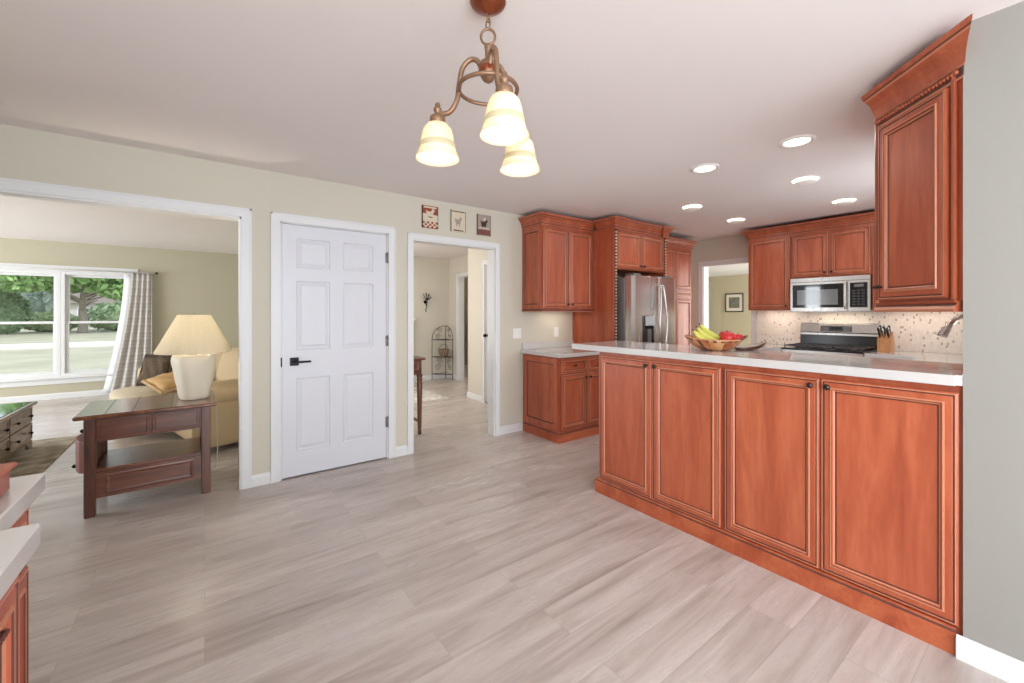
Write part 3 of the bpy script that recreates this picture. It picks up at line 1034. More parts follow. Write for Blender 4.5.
# base run along the range wall and the sink wall
def base_run(label, x, y, rz, w, nd, depth=0.60):
    t = thing('base_cabinet', label, 'cabinet', (x, y, 0), rz)
    MB().box(0, w, 0, depth, 0.10, 0.872).box(0, w, 0.06, depth, 0, 0.1).build('body', CM, t)
    dw = w / nd
    for i in range(nd):
        cdrawer(t, i * dw + 0.004, (i + 1) * dw - 0.004, 0.71, 0.865)
        cdoor(t, i * dw + 0.004, (i + 1) * dw - 0.004, 0.115, 0.705, 'r' if i % 2 == 0 else 'l', 0.66, f=0.05)
    return t
base_run('cherry base cabinet left of the gas range under the white counter', 5.52, 2.60, -90, 0.52, 1)
base_run('cherry base cabinet right of the gas range, behind the peninsula', 5.52, 1.308, -90, 0.43, 1)
base_run('cherry sink base cabinets behind the peninsula along the sink wall', 5.50, 0.862, 180, 2.55, 4, 0.585)
MB().prism([(5.48, 2.084), (KX - 0.014, 2.084), (KX - 0.014, 2.62), (5.48, 2.62)], 'z', 0.874, 0.914).build('range_counter', 'stone', None, bevel=0.004, cat='countertop', label='short white counter at the left of the gas range')
MB().prism([(5.48, 1.308), (KX - 0.014, 1.308), (KX - 0.014, 0.264), (2.91, 0.264), (2.91, 0.89), (5.48, 0.89)], 'z', 0.874, 0.914).build('sink_counter', 'stone', None, bevel=0.004, cat='countertop', label='white corner counter right of the range carrying the knife block')
struct('trim_backsplash', MB().box(KX - 0.012, KX - 0.0005, 0.2635, 2.622, 0.915, 1.3645).box(KX - 0.012, KX - 0.0005, 1.31, 2.07, 1.3645, 1.70), 'mosaic_tile')

# microwave
t = thing('microwave', 'stainless over-the-range microwave with black glass door below two small doors', 'microwave', (5.72, 2.068, 0), -90)
MW = 0.757
MB().box(0, MW, 0.012, 0.395, 1.344, 1.742).build('body', 'steel', t)
m = MB().box(0.0, 0.56, -0.012, 0.011, 1.348, 1.69, bev=0.004)
dd = m.build('door', 'steel', t)
MB().box(0.028, 0.522, -0.0165, -0.0125, 1.392, 1.662, bev=0.001).build('window', 'black_glass', dd)
MB().box(0.075, 0.475, -0.0185, -0.0170, 1.425, 1.60).build('inner_window', 'grey_glass', dd)
m = MB().tube(smooth_pts([(0.545, -0.012, 1.665), (0.545, -0.045, 1.655), (0.545, -0.048, 1.52), (0.545, -0.045, 1.395), (0.545, -0.012, 1.385)]), 0.010)
m.build('handle', 'steel', dd)
MB().box(0.562, MW, -0.012, 0.011, 1.348, 1.69, bev=0.004).build('control_frame', 'steel', t)
cp = MB().box(0.582, 0.732, -0.0155, -0.0125, 1.392, 1.662).build('control_panel', 'black_glass', t)
for r_ in range(6):
    for c_ in range(3):
        MB().box(0.602 + c_ * 0.040, 0.630 + c_ * 0.040, -0.017, -0.0156, 1.415 + r_ * 0.030, 1.433 + r_ * 0.030).build('button', 'panel_dark', cp)
MB().box(0.62, 0.70, -0.017, -0.0156, 1.615, 1.645).build('display', 'grey_glass', cp)
m = MB().box(0.0, MW, -0.010, 0.011, 1.693, 1.742, bev=0.003)
for x in (0.3, 0.565):
    m.box(x, x + 0.002, -0.0105, -0.0098, 1.695, 1.740)
m.build('vent_panel', 'steel', t)

# range
t = thing('gas_range', 'stainless gas range with black cast iron grates and steel back panel', 'stove', (5.47, 2.078, 0), -90)
GW = 0.76
MB().box(0, GW, 0.02, 0.640, 0.02, 0.905).build('body', 'steel', t)
MB().box(0.0, GW, 0.0, 0.57, 0.905, 0.925, bev=0.004).build('cooktop', 'enamel_black', t)
bgd = MB()
bgd.prism([(0.575, 0.926), (0.585, 1.09), (0.575, 1.10), (0.592, 1.205), (0.61, 1.212), (0.643, 1.212), (0.643, 0.926)], 'x', 0.0, GW)
bk = bgd.build('back_guard', 'steel', t, bevel=0.002)
MB().prism([(0.570, 0.926), (0.578, 1.065), (0.588, 1.065), (0.588, 0.926)], 'x', 0.002, GW - 0.002).build('guard_base', 'enamel_black', bk)
e = MB().box(0.215, 0.52, -0.0035, 0.0, 0.0, 0.066).build('control_panel', 'panel_dark', bk)
e.location = (0, 0.579, 1.108)
e.rotation_euler = (R(-9), 0, 0)
m = MB()
for i in range(4):
    for j in range(3):
        m.box(0.228 + i * 0.018, 0.241 + i * 0.018, -0.0048, -0.0036, 0.008 + j * 0.018, 0.021 + j * 0.018)
        m.box(0.44 + i * 0.018, 0.453 + i * 0.018, -0.0048, -0.0036, 0.008 + j * 0.018, 0.021 + j * 0.018)
e2 = m.build('buttons', 'hinge', e)
MB().box(0.32, 0.42, -0.0048, -0.0036, 0.028, 0.058).build('display', 'black_glass', e)
def grate(x0, x1):
    m = MB()
    z = 0.952
    r_ = 0.006
    m.box(x0, x1, 0.04, 0.052, z - r_, z + r_).box(x0, x1, 0.538, 0.55, z - r_, z + r_)
    m.box(x0, x0 + 0.012, 0.04, 0.55, z - r_, z + r_).box(x1 - 0.012, x1, 0.04, 0.55, z - r_, z + r_)
    m.box(x0, x1, 0.29, 0.302, z - r_, z + r_)
    c = (x0 + x1) / 2
    m.box(c - 0.006, c + 0.006, 0.04, 0.55, z - r_, z + r_)
    for yy in (0.165, 0.425):
        m.box(x0, x1, yy - 0.005, yy + 0.005, z - r_, z + 0.010)
    for (xx, yy) in ((x0, 0.04), (x1 - 0.012, 0.04), (x0, 0.538), (x1 - 0.012, 0.538)):
        m.box(xx, xx + 0.012, yy, yy + 0.012, 0.9255, z)
    g = m.build('grate', 'cast_iron', t)
    for yy in (0.165, 0.425):
        MB().lathe([(0.045, 0.9255), (0.045, 0.934), (0.03, 0.936), (0.03, 0.942), (0.001, 0.943)], (c, yy, 0), seg=18).build('burner', 'cast_iron', t)
grate(0.02, 0.255)
grate(0.262, 0.498)
grate(0.505, 0.74)
for i in range(5):
    m = MB().lathe([(0.024, -0.002), (0.022, -0.03), (0.018, -0.034), (0.0005, -0.034)], (0.1 + i * 0.14, 0.02, 0.85), seg=16, axis='y')
    m.build('knob', 'steel', t)
od = MB().box(0.01, GW - 0.01, -0.005, 0.019, 0.20, 0.79, bev=0.004).build('oven_door', 'steel', t)
MB().box(0.12, GW - 0.12, -0.007, -0.0055, 0.32, 0.66).build('oven_window', 'black_glass', od)
MB().tube([(0.06, -0.005, 0.74), (0.06, -0.05, 0.74), (GW - 0.06, -0.05, 0.74), (GW - 0.06, -0.005, 0.74)], 0.011).build('handle', 'steel', od)

# outlets on the mosaic backsplash and on the long wall
def plate(name, loc, rz, w, h, mat, label, cat, holes):
    t = thing(name, label, cat, loc, rz)
    MB().box(-w / 2, w / 2, -0.006, 0, -h / 2, h / 2, bev=0.002).build('cover_plate', mat, t)
    for (dx, dz, ww, hh) in holes:
        MB().box(dx - ww / 2, dx + ww / 2, -0.009, -0.0062, dz - hh / 2, dz + hh / 2, bev=0.001).build('switch_toggle' if cat == 'switch' else 'socket', mat, t)
plate('outlet', (KX - 0.0125, 2.51, 1.085), -90, 0.12, 0.075, 'cream_plate', 'cream outlet plate on the mosaic backsplash, nearer the far doorway', 'outlet', [(-0.02, 0, 0.028, 0.03), (0.02, 0, 0.028, 0.03)])
plate('outlet', (KX - 0.0125, 2.355, 1.088), -90, 0.12, 0.075, 'cream_plate', 'cream outlet plate on the mosaic backsplash, nearer the range', 'outlet', [(-0.02, 0, 0.028, 0.03), (0.02, 0, 0.028, 0.03)])
plate('light_switch', (2.83, WY - 0.0005, 1.10), 0, 0.115, 0.115, 'white_plate', 'white double switch plate on the wall left of the wall cabinet', 'switch', [(-0.024, 0, 0.012, 0.026), (0.024, 0, 0.012, 0.026)])
plate('outlet', (3.425, WY - 0.0005, 1.10), 0, 0.075, 0.115, 'white_plate', 'white outlet plate on the wall above the short counter', 'outlet', [(0, -0.022, 0.03, 0.028), (0, 0.022, 0.03, 0.028)])

# knife block
t = thing('knife_block', 'light wooden knife block with steel handled knives right of the range', 'knife block', (5.86, 1.225, 0.9145), -90)
m = MB().prism([(-0.05, 0.0), (0.11, 0.0), (0.14, 0.06), (0.05, 0.22), (-0.05, 0.14)], 'x', -0.055, 0.055)
m.build('block', 'knife_block', t, bevel=0.003)
for r_ in range(3):
    for c_ in range(3):
        x = -0.036 + c_ * 0.036
        # slot position on the slanted top
        u = 0.2 + r_ * 0.3
        y0 = -0.05 + u * 0.10
        z0 = 0.14 + u * 0.08
        dy, dz = -0.60, 0.80
        L = 0.115 - 0.012 * r_
        m = MB().tube([(x, y0, z0), (x, y0 + dy * L * 0.25, z0 + dz * L * 0.25), (x, y0 + dy * L, z0 + dz * L)], [0.007, 0.009, 0.010], seg=8)
        m.ball((x, y0 + dy * L, z0 + dz * L), 0.011)
        m.build('knife_handle', 'chrome' if (r_ + c_) % 2 else 'pewter', t)

# faucet
t = thing('faucet', 'brushed steel pull-down kitchen faucet curving from behind the wall end', 'faucet', (3.72, 0.335, 0.9145))
pts = smooth_pts([(0, 0, 0.0), (0, 0, 0.18), (0, 0.003, 0.30), (0, 0.03, 0.38), (0, 0.075, 0.400), (0, 0.115, 0.375)], 8)
MB().tube(pts, 0.013, seg=14).build('spout', 'steel', t)
m = MB().tube([(0, 0.113, 0.378), (0, 0.135, 0.345), (0, 0.165, 0.285), (0, 0.172, 0.268)], [0.014, 0.016, 0.024, 0.024], seg=16)
m.build('spray_head', 'steel', t)
MB().lathe([(0.0005, 0), (0.028, 0), (0.028, 0.012), (0.02, 0.02), (0.014, 0.022)], (0, 0, 0), seg=20).build('base', 'steel', t)
MB().tube([(0.012, 0, 0.10), (0.05, 0, 0.12), (0.09, 0, 0.15)], [0.008, 0.006, 0.005]).build('lever', 'steel', t)

# fruit tray
BC = Vector((2.665, 1.385, 1.0905))
t = thing('fruit_bowl', 'carved striped wooden fruit bowl with a raised end on the bar top', 'bowl', tuple(BC), -62)
# local x runs towards the right end in the photograph
m = MB()
nu, nv = 40, 8
outer, inner = [], []
for k in range(nu):
    a = 2 * PI * k / nu
    ca, sa = math.cos(a), math.sin(a)
    ro, ri = [], []
    for j in range(nv + 1):
        u = j / nv
        left = max(0.0, -ca)
        rx = (0.145 if ca > 0 else 0.145 + 0.050 * left ** 2) * (0.42 + 0.58 * u)
        ry = 0.125 * (0.5 + 0.5 * u)
        z = 0.066 * u ** 1.7 + 0.022 * left ** 4 * u ** 2
        ro.append(m.bm.verts.new((rx * ca, ry * sa, z)))
        ri.append(m.bm.verts.new((rx * ca * 0.96, ry * sa * 0.95, z + 0.008)))
    outer.append(ro)
    inner.append(ri)
for k in range(nu):
    k2 = (k + 1) % nu
    for j in range(nv):
        mi_ = 1 if (k % 5 == 0 and 14 < k < 28) or j == nv - 1 and k % 2 else (2 if (k // 4) % 3 == 1 else 0)
        m.face([outer[k][j], outer[k2][j], outer[k2][j + 1], outer[k][j + 1]], mi_, True)
        m.face([inner[k][j + 1], inner[k2][j + 1], inner[k2][j], inner[k][j]], 0, True)
    m.face([outer[k][nv], outer[k2][nv], inner[k2][nv], inner[k][nv]], 2, True)
m.face([o[0] for o in outer][::-1], 0)
m.face([i_[0] for i_ in inner], 0)
m.build('bowl_body', ['bowl_wood', 'dark_oak', 'knife_block'], t)
m = MB().tube(smooth_pts([(0.138, -0.045, 0.070), (0.160, -0.035, 0.088), (0.172, 0.0, 0.094), (0.160, 0.035, 0.088), (0.138, 0.045, 0.070)], 5), 0.006, seg=8)
m.build('handle', 'dark_oak', t)

t = thing('wooden_tray', 'small pointed wooden leaf tray lying behind the fruit bowl', 'tray', (2.845, 1.262, 1.0905), -50)
m = MB()
pts = []
for k in range(24):
    a = 2 * PI * k / 24
    pts.append((0.10 * math.cos(a), 0.042 * math.sin(a) * (1 - 0.6 * math.cos(a))))
A = [m.bm.verts.new((x, y, 0.014 + (0.045 * max(0, x / 0.10) ** 2))) for x, y in pts]
B = [m.bm.verts.new((x * 0.8, y * 0.7, 0.0 + 0.026 * max(0, x / 0.10) ** 2)) for x, y in pts]
C_ = [m.bm.verts.new((x * 0.8, y * 0.7, 0.008 + 0.028 * max(0, x / 0.10) ** 2)) for x, y in pts]
for k in range(24):
    k2 = (k + 1) % 24
    m.face([B[k], B[k2], A[k2], A[k]], 0, True)
    m.face([A[k], A[k2], C_[k2], C_[k]], 0, True)
m.face(B[::-1])
m.face(C_)
m.build('tray_body', 'dark_oak', t)

brot = Matrix.Rotation(R(-62), 4, 'Z')
def inbowl(x, y, z):
    p = brot @ Vector((x, y, z))
    return (BC.x + p.x, BC.y + p.y, BC.z + p.z)
def banana(p, rz, label):
    # stem end up to the left, tip resting in the bowl
    t = thing('banana', label, 'banana', p, rz, None)
    ctrl = [(0.075, 0, -0.020), (0.045, 0, -0.010), (0.005, 0, 0.012), (-0.035, 0, 0.042), (-0.066, 0, 0.078)]
    pts = smooth_pts(ctrl, 4)
    n = len(pts) - 1
    rad = [0.0205 * (math.sin(PI * min(0.96, max(0.04, (i + 0.5) / (n + 1))))) ** 0.5 for i in range(n + 1)]
    MB().tube(pts, rad, seg=7).build('peel', 'banana', t)
    d = (pts[-1] - pts[-2]).normalized()
    MB().tube([pts[-1] - d * 0.004, pts[-1] + d * 0.014], [0.0065, 0.005], seg=6).build('stem', 'stem', t)
banana(inbowl(-0.070, -0.050, 0.046), -62 + 12, 'nearest green-tinged banana of the bunch in the wooden bowl')
banana(inbowl(-0.050, -0.010, 0.064), -62 + 2, 'middle yellow banana of the bunch in the wooden bowl')
banana(inbowl(-0.032, 0.034, 0.082), -62 - 8, 'farthest yellow banana of the bunch in the wooden bowl')
def apple(p, r, label):
    t = thing('apple', label, 'apple', p, random.uniform(0, 360))
    prof = []
    for i in range(17):
        a = -PI / 2 + PI * i / 16
        rr = r * math.cos(a) * (1 + 0.06 * math.sin(a))
        z = r * 0.92 * math.sin(a)
        if i > 13: z -= r * 0.10 * (i - 13)
        prof.append((max(rr, 0.0005), z + r * 0.9))
    MB().lathe(prof, seg=20).build('fruit_skin', 'apple', t)
    MB().tube([(0, 0, r * 1.45), (0.003, 0, r * 1.9)], 0.002, seg=5).build('stem', 'stem', t)
apple(inbowl(0.062, -0.048, 0.040), 0.046, 'red apple nearest the viewer in the wooden bowl')
apple(inbowl(0.058, 0.052, 0.044), 0.046, 'large red apple at the back of the wooden bowl, beside the bananas')
apple(inbowl(0.120, 0.008, 0.052), 0.032, 'small red apple at the right end of the wooden bowl')

# ---------------------------------------------------------------- ceiling lights
def can_light(x, y, label, disc):
    t = thing('recessed_light', label, 'ceiling light', (x, y, H - 0.0005), 0, None)
    if disc:
        # thin disc fitting dropped below a glowing ring
        MB().lathe([(0.092, 0.0), (0.092, -0.002), (0.06, -0.002)], seg=32).build('glow_ring', 'lamp_on', t)
        MB().lathe([(0.0005, -0.003), (0.05, -0.003), (0.05, -0.018), (0.080, -0.019), (0.084, -0.023), (0.080, -0.027), (0.0005, -0.028)], seg=32).build('lens', 'disc_lens', t)
    else:
        MB().lathe([(0.102, 0.0), (0.100, -0.008), (0.082, -0.012), (0.072, -0.004)], seg=32).build('trim_ring', 'can_trim', t, recalc=False)
        MB().lathe([(0.0735, -0.0045), (0.04, -0.0048), (0.0005, -0.005)], seg=32).build('lens', 'lamp_on', t)
    l = bpy.data.lights.new('can_lamp', 'AREA')
    l.shape = 'DISK'
    l.size = 0.13
    l.energy = 1.8
    l.color = (1, 0.95, 0.88)
    o = bpy.data.objects.new('can_lamp', l)
    o.location = (x, y, H - 0.035)
    COL.objects.link(o)
for x, y, dc, lb in ((3.077, 1.076, 0, 'bright round ceiling light nearest the angled cabinet'), (3.083, 1.694, 0, 'bright round ceiling light nearest the chandelier'), (4.033, 1.351, 1, 'ceiling disc light with glowing rim in the middle of the kitchen'),
                 (4.108, 2.398, 1, 'ceiling disc light with glowing rim in front of the refrigerator'), (5.105, 2.421, 1, 'ceiling disc light with glowing rim nearest the far doorway'), (5.10, 1.376, 1, 'ceiling disc light with glowing rim in front of the microwave')):
    can_light(x, y, lb, dc)
area('range_hood_light', (5.95, 1.69, 1.338), (0.1, 0, -1), 0.5, 0.1, 0.9, (1, 0.87, 0.7)).rotation_euler.z += R(0)
for nm, yy, L in (('under_cabinet_left', 2.32, 0.4), ('under_cabinet_right', 0.95, 0.6)):
    a_ = area(nm, (5.96, yy, 1.355), (0.12, 0, -1), 0.05, L, 0.75, (1, 0.88, 0.74))
    a_.rotation_euler = (0, R(-8), 0)

# chandelier
fwd = Vector((math.cos(yaw), math.sin(yaw), 0))
rgt = Vector((math.sin(yaw), -math.cos(yaw), 0))
CD = 1.48
cpos = fwd * CD + rgt * ((488 - 512) / FPX * CD)
t = thing('chandelier', 'bronze three light chandelier with frosted glass bell shades hanging on a chain', 'chandelier', (cpos.x, cpos.y, 0), 0)
t.location = (cpos.x, cpos.y, H)
m = MB().lathe([(0.062, -0.001), (0.064, -0.008), (0.060, -0.016), (0.048, -0.026), (0.030, -0.036), (0.014, -0.044), (0.006, -0.050), (0.0005, -0.051)], seg=32)
m.build('canopy', 'canopy_copper', t)
def link(zc, hh, w, ang, r_=0.0035):
    pts = []
    for k in range(20):
        a = 2 * PI * k / 20
        x = w * math.cos(a)
        z = zc + hh * math.sin(a)
        pts.append((x * math.cos(ang), x * math.sin(ang), z))
    return pts
ch = MB()
z = -0.062
i = 0
while z > -0.105:
    ch.tube(link(z, 0.016, 0.009, R(90) * (i % 2) + 0.4), 0.0028, seg=6, closed=True)
    z -= 0.022
    i += 1
ch.build('chain', 'bronze', t)
MB().tube(link(-0.130, 0.028, 0.025, yaw + R(90)), 0.0048, seg=8, closed=True).build('hanging_ring', 'bronze', t)
m = MB().lathe([(0.0005, -0.158), (0.010, -0.158), (0.014, -0.164), (0.012, -0.172), (0.010, -0.20), (0.012, -0.215), (0.028, -0.222), (0.032, -0.235), (0.030, -0.262), (0.026, -0.272), (0.018, -0.285), (0.008, -0.292), (0.0005, -0.296)], seg=24)
m.build('stem_body', 'bronze', t)
MB().lathe([(0.0325, -0.240), (0.0335, -0.245), (0.0335, -0.258), (0.032, -0.262)], seg=24).build('collar_band', 'canopy_copper', t)
rr, zr = 0.104, -0.318
m = MB().tube([(rr * math.cos(2 * PI * k / 48), rr * math.sin(2 * PI * k / 48), zr) for k in range(48)], 0.0072, seg=8, closed=True)
m.build('ring', 'bronze', t)
for k_, (lat, dep) in enumerate(((-0.170, 0.02), (0.060, -0.170), (0.122, 0.150))):
    dirv = (rgt * lat + fwd * dep).normalized()
    RR = 0.184
    def pt(r_, z_): return (dirv.x * r_, dirv.y * r_, z_)
    arm = smooth_pts([pt(0.022, -0.245), pt(0.040, -0.212), pt(0.066, -0.208), pt(0.092, -0.235), pt(0.104, -0.29), pt(0.112, -0.345), pt(0.135, -0.385), pt(0.165, -0.395), pt(0.184, -0.382)], 6)
    ar = MB().tube(arm, 0.0092, seg=10).build('arm', 'bronze', t)
    c = pt(RR, 0)
    so = MB().lathe([(0.0005, -0.352), (0.006, -0.354), (0.010, -0.362), (0.008, -0.370), (0.014, -0.374), (0.015, -0.382), (0.010, -0.390), (0.012, -0.400), (0.026, -0.404), (0.028, -0.410), (0.028, -0.424), (0.026, -0.430), (0.0005, -0.430)], c, seg=20)
    so.build('socket', 'bronze', ar)
    sh = MB().lathe([(a_ * 0.95, b_, c_) for a_, b_, c_ in [(0.020, -0.4305, 0), (0.040, -0.434, 0), (0.052, -0.448, 0), (0.059, -0.470, 0), (0.062, -0.492, 0), (0.0635, -0.500, 0), (0.0665, -0.501, 1), (0.068, -0.512, 1), (0.070, -0.522, 1), (0.067, -0.523, 0), (0.073, -0.535, 0), (0.081, -0.550, 0), (0.0835, -0.556, 0),
                      (0.0805, -0.556, 0), (0.070, -0.536, 0), (0.064, -0.521, 0), (0.060, -0.498, 0), (0.056, -0.470, 0), (0.048, -0.449, 0), (0.036, -0.438, 0), (0.018, -0.435, 0)]], c, seg=36)
    sh.build('shade', ['frosted_glass', 'frosted_band'], ar, recalc=True)
    bu = MB().lathe([(0.012, -0.436), (0.013, -0.450), (0.022, -0.468), (0.026, -0.486), (0.022, -0.503), (0.010, -0.512), (0.0005, -0.513)], c, seg=16)
    bu.build('bulb', 'bulb_glass', ar)
    l = bpy.data.lights.new('bulb_lamp', 'POINT')
    l.energy = 0.45
    l.color = (1, 0.88, 0.72)
    l.shadow_soft_size = 0.03
    o = bpy.data.objects.new('bulb_lamp', l)
    o.location = (cpos.x + c[0], cpos.y + c[1], H - 0.535)
    COL.objects.link(o)

# ---------------------------------------------------------------- three plaques over the doorway
def plaque(x0, x1, z0, z1, style, label):
    t = thing('wall_plaque', label, 'plaque', ((x0 + x1) / 2, WY - 0.001, (z0 + z1) / 2))
    w, h = (x1 - x0) / 2, (z1 - z0) / 2
    MB().box(-w, w, -0.012, 0, -h, h, bev=0.002).build('board', {'a': 'plaque_red', 'b': 'plaque_cream', 'c': 'plaque_grey'}[style], t)
    def poly(pts, mat, y=-0.0135, name='motif'):
        m = MB()
        m.prism(pts, 'y', y, -0.0121)
        m.build(name, mat, t)
    def fig(mat, s=1.0, dx=0, dz=0):
        # plain farm-animal silhouette: body, head, legs
        P = [(-0.5, 0.1), (-0.62, 0.4), (-0.42, 0.28), (0.1, 0.26), (0.3, 0.5), (0.38, 0.62), (0.55, 0.5), (0.66, 0.3), (0.48, 0.22), (0.40, -0.1), (0.30, -0.25), (0.28, -0.6), (0.18, -0.6), (0.16, -0.28), (-0.2, -0.28), (-0.24, -0.6), (-0.34, -0.6), (-0.38, -0.2)]
        poly([(dx + p[0] * w * s, dz + p[1] * h * s) for p in P], mat)
    if style == 'a':
        poly([(-w * .95, -h * .42), (w * .95, -h * .42), (w * .95, h * .2), (-w * .95, h * .3)], 'plaque_cream', -0.0128, 'field')
        fig('plaque_cream', 0.9, 0, h * 0.25)
        poly([(-w * .2, -h * .05), (w * .3, -h * .05), (w * .3, h * .02), (-w * .2, h * .04)], 'plaque_black', -0.0142)
        m = MB()
        n = 7
        for i in range(n):
            for j in range(3):
                if (i + j) % 2:
                    a = -w * .95 + i * (1.9 * w / n)
                    m.box(a, a + 1.9 * w / n, -0.0135, -0.0121, -h * .95 + j * h * .17, -h * .95 + (j + 1) * h * .17)
        m.build('checker_border', 'plaque_cream', t)
        poly([(-w * .8, h * .78), (w * .8, h * .78), (w * .8, h * .92), (-w * .8, h * .92)], 'plaque_cream')
    if style == 'b':
        fig('plaque_grey', 0.8, 0, -h * 0.05)
        poly([(-w * .6, -h * .9), (w * .7, -h * .9), (w * .7, -h * .82), (-w * .6, -h * .78)], 'plaque_black')
        poly([(-w * .85, h * .84), (w * .85, h * .84), (w * .85, h * .92), (-w * .85, h * .92)], 'plaque_black')
    if style == 'c':
        poly([(-w * .95, -h * .95), (w * .95, -h * .95), (w * .95, -h * .45), (-w * .95, -h * .45)], 'plaque_brown', -0.0128, 'field')
        fig('plaque_black', 0.85, 0, h * 0.1)
        poly([(-w * .7, -h * .35), (w * .7, -h * .35), (w * .7, -h * .22), (-w * .7, -h * .22)], 'plaque_cream')
        poly([(-w * .1, h * .45), (w * .3, h * .45), (w * .3, h * .7), (-w * .1, h * .7)], 'plaque_cream')
    MB().box(-w, -w + 0.008, -0.0145, -0.0121, -h, h).box(w - 0.003, w, -0.0145, -0.0121, -h, h).build('border', 'plaque_black', t)
plaque(1.68, 1.849, 2.155, 2.372, 'a', 'leftmost plaque above the doorway, red with a white hen and checker edge')
plaque(1.988, 2.161, 2.152, 2.372, 'b', 'middle plaque above the doorway, pale cream with a faint animal')
plaque(2.299, 2.469, 2.150, 2.371, 'c', 'rightmost plaque above the doorway, grey and brown with a dark animal')

# ================================================================ LIVING ROOM
# side table
t = thing('side_table', 'dark wooden side table with open shelf in the wide opening under the lamp', 'table', (-0.63, 3.80, 0), 1.5)
TW, TD, TH = 0.665, 0.54, 0.67
m = MB().box(-0.045, TW + 0.035, -0.045, TD + 0.03, TH - 0.026, TH, bev=0.008)
tp = m.build('table_top', 'table_top', t)
m = MB()
for x in (0.10, 0.235, 0.44):
    m.box(x, x + 0.003, -0.03, TD + 0.02, TH, TH + 0.0008)
m.build('plank_seams', 'wood_dark_leg', tp)
for x in (0.0, TW - 0.055):
    for y in (0.0, TD - 0.055):
        m = MB().box(x, x + 0.055, y, y + 0.055, 0.0, TH - 0.027, bev=0.004)
        m.build('leg', 'dark_oak_v', t)
ap = MB().box(0.056, TW - 0.056, 0.012, 0.030, 0.485, TH - 0.03).build('apron', 'dark_oak', t)
m = MB()
for (a, b) in ((0.062, 0.325), (0.335, TW - 0.062)):
    m.panel(a, b, 0.495, TH - 0.04, [(0, 0.0, 0), (0, 0.006, 0), (0.006, 0.008, 0), (0.016, 0.008, 0), (0.020, 0.004, 0)], y=0.012)
m.build('apron_panel', 'dark_oak', ap)
MB().box(0.056, TW - 0.056, 0.03, TD - 0.03, 0.285, 0.302).build('shelf', 'dark_oak', t)
m = MB().box(0.056, TW - 0.056, 0.012, 0.030, 0.115, 0.285)
lp = m.build('lower_rail', 'dark_oak', t)
MB().panel(0.10, TW - 0.10, 0.135, 0.265, [(0, 0, 0), (0, 0.004, 0), (0.008, 0.006, 0), (0.016, 0.002, 0), (0.022, 0.001, 0)], y=0.012).build('lower_panel', 'dark_oak', lp)
MB().box(0.056, TW - 0.056, TD - 0.03, TD - 0.012, 0.485, TH - 0.03).box(0.056, TW - 0.056, TD - 0.03, TD - 0.012, 0.115, 0.285).build('back_rail', 'dark_oak', t)
MB().box(TW - 0.03, TW - 0.012, 0.056, TD - 0.056, 0.485, TH - 0.03).box(TW - 0.03, TW - 0.012, 0.056, TD - 0.056, 0.115, 0.285).build('side_rail', 'dark_oak', t)
# bowed drawers opening on the left side
for (z0, z1, bow) in ((0.50, 0.60, 0.045), (0.27, 0.485, 0.085), (0.125, 0.255, 0.02)):
    m = MB()
    pts = []
    for i in range(11):
        u = i / 10
        pts.append((0.014 - bow * math.sin(PI * u) ** 0.5, 0.06 + u * (TD - 0.12)))
    pts += [(0.03, TD - 0.06), (0.03, 0.06)]
    m.prism([(a, b) for a, b in pts], 'z', z0, z1)
    dr_ = m.build('drawer', 'dark_oak_v', t, bevel=0.006)
    if bow > 0.05:
        dr_.data.materials[0] = MATS['plaque_brown']
    MB().ball((0.014 - bow * 0.94 - 0.004, 0.20, z0 + 0.03), 0.013, sub=2).build('knob', 'black_metal', dr_)

# table lamp
lx, ly = -0.065, 4.06
t = thing('table_lamp', 'large white ceramic table lamp with pleated cream shade on the side table', 'lamp', (lx, ly, 0.6712), 20)
def dr_mod(a, z):
    return 1 + 0.035 * max(0, math.sin(a * 4 + z * 22)) ** 3 + 0.03 * max(0, math.sin(a * 3 - z * 26 + 1)) ** 3
prof = [(a_ * 1.07, b_) for a_, b_ in [(0.0005, 0.0), (0.076, 0.0), (0.081, 0.006), (0.085, 0.03), (0.094, 0.09), (0.104, 0.16), (0.113, 0.22), (0.120, 0.27), (0.123, 0.30), (0.121, 0.325), (0.113, 0.342), (0.098, 0.352), (0.07, 0.358), (0.03, 0.360), (0.0005, 0.360)]]
MB().lathe(prof, seg=72, power=3.0, mod=dr_mod).build('lamp_base', 'ceramic', t)
MB().lathe([(0.02, 0.36), (0.018, 0.375), (0.012, 0.38), (0.012, 0.42), (0.0005, 0.42)], seg=16).build('lamp_neck', 'hinge', t)
m = MB()
pl = lambda a, z: 1 + 0.012 * math.sin(a * 64)
SB, ST = 0.355, 0.645
m.lathe([(0.238, SB), (0.240, SB + 0.006), (0.105, ST - 0.004), (0.103, ST)], seg=256, mod=pl)
sh = m.build('lamp_shade', 'lamp_linen', t)
so_ = sh.modifiers.new('s', 'SOLIDIFY')
so_.thickness = 0.002
m = MB()
for a in range(3):
    m.tube([(0, 0, ST - 0.012), (0.1 * math.cos(a * 2.094), 0.1 * math.sin(a * 2.094), ST - 0.012)], 0.002, seg=5)
m.tube([(0, 0, 0.42), (0, 0, ST + 0.012)], 0.003, seg=6)
m.build('shade_spider', 'hinge', t)
MB().ball((0, 0, 0.47), 0.03, sub=2).build('bulb', 'lamp_on', t)
l = bpy.data.lights.new('lamp_bulb', 'POINT')
l.energy = 10
l.color = (1, 0.90, 0.76)
l.shadow_soft_size = 0.03
o = bpy.data.objects.new('lamp_bulb', l)
o.location = (lx, ly, 0.6712 + 0.51)
COL.objects.link(o)
